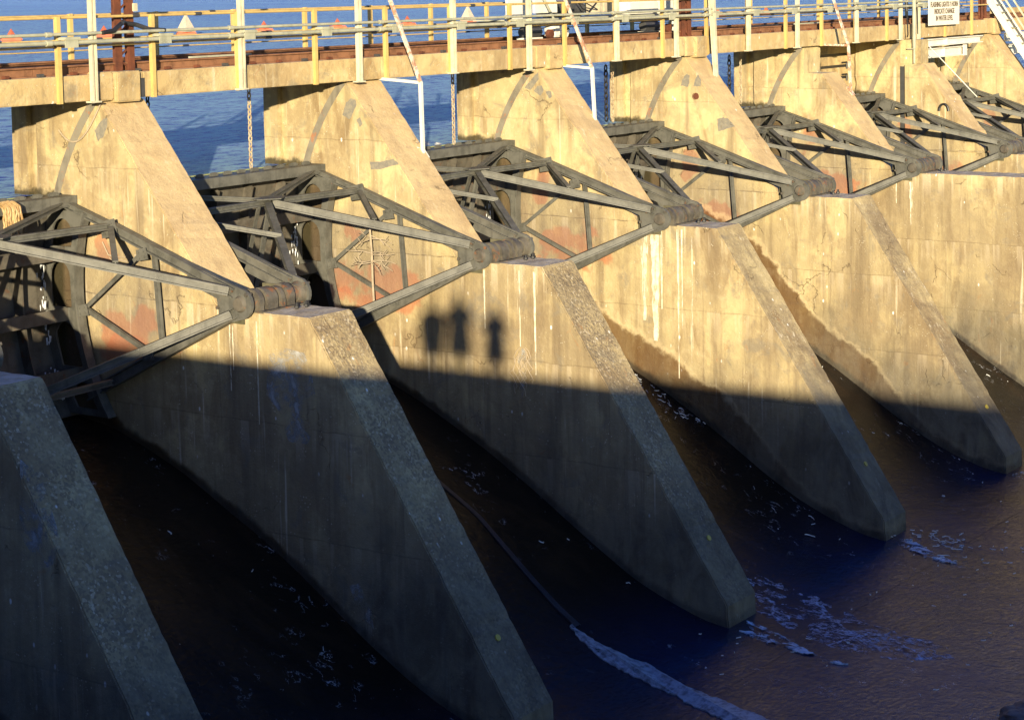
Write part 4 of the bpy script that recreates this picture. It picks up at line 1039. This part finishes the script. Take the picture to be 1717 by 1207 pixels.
def foam_bits():
    b = MB(); rnd = random.Random(33)
    def curl(x, y, L, w_):
        an = rnd.uniform(-1.9,-1.2)+rnd.choice((0,0,.9)); p = (x, y); q = []
        n = 6
        for k in range(n+1):
            q.append(p); an += rnd.uniform(-1.2,1.2); p = (p[0]+L/n*math.cos(an), p[1]+L/n*math.sin(an))
        vs = []
        for k, (a, c) in enumerate(q):
            ww = w_*math.sin(math.pi*(k+.5)/(n+1.0))*rnd.uniform(.5,1.2); z = max(og(c), ZA)+.035
            vs += [(a-ww,c,z),(a,c,z+.02),(a+ww,c,z)]
        fs = []
        for k in range(n): o = 3*k; fs += [(o,o+1,o+4,o+3),(o+1,o+2,o+5,o+4)]
        b.add(vs, fs)
    for bay in range(0,6):
        dens = [2,7,12,12,9,7][bay]
        for _ in range(dens):
            # concentrate next to the left face of the right-hand pier
            x = Lx(bay+1)-.12-abs(rnd.gauss(0,1.5)); y = rnd.uniform(-6.5,4.5)
            if x < Rx(bay)+.2: continue
            curl(x, y, rnd.uniform(.06,.40)*rnd.random()+.05, rnd.uniform(.004,.014))
    for _ in range(60):
        x = rnd.uniform(14,34); y = rnd.uniform(-15,-6); curl(x, y, rnd.uniform(.04,.22), rnd.uniform(.003,.010))
    # denser patches just below the gates of the third and fourth bay
    for _ in range(45):
        x = Lx(3)-.25-abs(rnd.gauss(0,.35)); y = rnd.uniform(.5,3.6); curl(x, y, rnd.uniform(.08,.30), rnd.uniform(.004,.009))
    for _ in range(60):
        x = 27.4+rnd.gauss(0,.7); y = -6.6+rnd.gauss(0,1.0)-.5*abs(x-27.4); curl(x, y, rnd.uniform(.08,.4), rnd.uniform(.005,.014))
    b.build('water_foam','foamwhite',origin=(20,-3,-8.5),kind='stuff')
foam_bits()
# water disturbance behind the third pier nose
b = MB(); rnd = random.Random(4)
for _ in range(60):
    x = 24.2+rnd.uniform(-1.6,1.0); y = 9.9+rnd.uniform(-1,1.5); l = rnd.uniform(.08,.3); b.add([(x-l,y,2.385),(x,y+.03,2.42),(x+l,y,2.385),(x,y-.04,2.385)],[(0,1,3),(1,2,3)])
b.build('water_foam','foamwhite',origin=(24,10,2.37),kind='stuff')

# ------------------------------------------------------------------ the photographers on the walkway (outside the frame)
def person(x, y, H_, coat, lab, arms):
    s = H_/1.75
    root = thing('person', (x,y,AB_Z), lab, 'person', 'people on the abutment walkway')
    sk = {'pelvis':(0,0,.95,.15,.12),'waist':(0,0,1.10,.14,.10),'chest':(0,0,1.32,.17,.12),'neckb':(0,0,1.46,.075,.07),'neck':(.01,0,1.52,.055,.055),'headb':(.02,0,1.58,.075,.07),'head':(.03,0,1.66,.095,.08),'crown':(.02,0,1.72,.07,.06),'nose':(.115,0,1.635,.016,.016),'earl':(.02,.085,1.64,.02,.02),'earr':(.02,-.085,1.64,.02,.02)}
    ed = [('pelvis','waist'),('waist','chest'),('chest','neckb'),('neckb','neck'),('neck','headb'),('headb','head'),('head','crown'),('head','nose'),('head','earl'),('head','earr')]
    for sd, nm in ((1,'l'),(-1,'r')):
        sk['hip'+nm] = (0,.10*sd,.88,.10,.10); sk['knee'+nm] = (.03,.12*sd,.49,.065,.065); sk['ank'+nm] = (0,.13*sd,.10,.045,.045); sk['toe'+nm] = (.17,.15*sd,.035,.035,.03)
        ed += [('pelvis','hip'+nm),('hip'+nm,'knee'+nm),('knee'+nm,'ank'+nm),('ank'+nm,'toe'+nm)]
        sk['sh'+nm] = (0,.19*sd,1.40,.065,.065)
        if arms: el, wr = (.12,.27*sd,1.18), (.20,.10*sd,1.50)
        else: el, wr = (-.02,.27*sd,1.12), (.06,.26*sd,.88)
        sk['el'+nm] = el+(.046,.046); sk['wr'+nm] = wr+(.03,.03)
        dv = (Vector(wr)-Vector(el)).normalized()
        hb = Vector(wr)+dv*.07; sk['pa'+nm] = (hb.x,hb.y,hb.z,.035,.022)
        ed += [('chest','sh'+nm),('sh'+nm,'el'+nm),('el'+nm,'wr'+nm),('wr'+nm,'pa'+nm)]
        for f in range(5):
            off = Vector((0,(f-1.5)*.02,0)) if f < 4 else Vector((.0,-.045*sd,-.0)); ln = (.07,.085,.09,.075,.05)[f]
            a = hb+off+dv*.02; c = a+dv*ln*.6+Vector((.012,0,0)); e = c+(dv*.5+Vector((.5,0,0))).normalized()*ln*.45
            sk['f%d'%f+nm] = (c.x,c.y,c.z,.010,.010); sk['g%d'%f+nm] = (e.x,e.y,e.z,.008,.008)
            ed += [('pa'+nm,'f%d'%f+nm),('f%d'%f+nm,'g%d'%f+nm)]
    names = list(sk); me = bpy.data.meshes.new('body')
    me.from_pydata([Vector(sk[n][:3])*s*K for n in names], [(names.index(a),names.index(c)) for a,c in ed], [])
    o = bpy.data.objects.new('body', me); COL.objects.link(o); o.parent = root
    md = o.modifiers.new('skin','SKIN'); o.modifiers.new('sub','SUBSURF').render_levels = 2; o.modifiers['sub'].levels = 2
    for k, n in enumerate(names):
        sv = me.skin_vertices[0].data[k] if me.skin_vertices else None
        if sv: wd = 1.55 if n in ('pelvis','waist','chest') else 1.4 if n in ('hipl','hipr','kneel','kneer','shl','shr','ell','elr') else .85 if n in ('head','crown') else 1.0; sv.radius = (sk[n][3]*s*K*wd, sk[n][4]*s*K*wd); sv.use_root = (n == 'pelvis')  # torso and limbs thickened to widen the cast shadow
    me.materials.append(M[coat])
    def el(nm, c, r3, mat):
        bm = bmesh.new(); bmesh.ops.create_icosphere(bm, subdivisions=3, radius=1.0)
        for v in bm.verts: v.co = Vector((c[0]+v.co.x*r3[0], c[1]+v.co.y*r3[1], c[2]+v.co.z*r3[2]))*s*K
        mm = bpy.data.meshes.new(nm); bm.to_mesh(mm); bm.free(); mm.materials.append(M[mat]); q = bpy.data.objects.new(nm, mm); COL.objects.link(q); q.parent = root
    el('hair',(-.005,0,1.685),(.105,.092,.095),'hair'); el('face',(.05,0,1.635),(.068,.065,.085),'skinp')
    bm = bmesh.new(); rings = []  # coat form added to widen the unseen figure's cast shadow
    for (z, ry, rx) in ((.50,.27,.20),(.80,.25,.18),(1.0,.225,.16),(1.2,.23,.16),(1.38,.25,.14),(1.46,.13,.11),(1.52,.07,.07)):
        rings.append([bm.verts.new(Vector((rx*math.cos(2*math.pi*k/20), ry*math.sin(2*math.pi*k/20)*(1+.03*math.sin(5*k+z*9)), z))*s*K) for k in range(20)])
    for a, c in zip(rings, rings[1:]):
        for k in range(20): bm.faces.new((a[k], a[(k+1)%20], c[(k+1)%20], c[k]))
    mm = bpy.data.meshes.new('shadow_coat'); bm.to_mesh(mm); bm.free(); mm.materials.append(M[coat]); q = bpy.data.objects.new('shadow_coat', mm); COL.objects.link(q); q.parent = root
    if arms:
        bb = MB(); bb.box((.17*s,-.07*s,1.55*s),(.25*s,.07*s,1.65*s)); bb.tube((.25*s,0,1.60*s),(.38*s,0,1.60*s),.04*s,14); q = bb.build('camera_body','camera',root)
    root.rotation_euler = (0,0,R_(37))
person(-26.3, -30.05, 2.15, 'coat2', 'person in a brown coat standing left of the photographer', False)
person(-26.25, -32.15, 2.1, 'coat2', 'person in a brown coat raising both hands, right of the photographer', True)
person(-26.25, -30.95, 2.34, 'coat', 'photographer in a dark blue coat holding a camera to the eye', True)
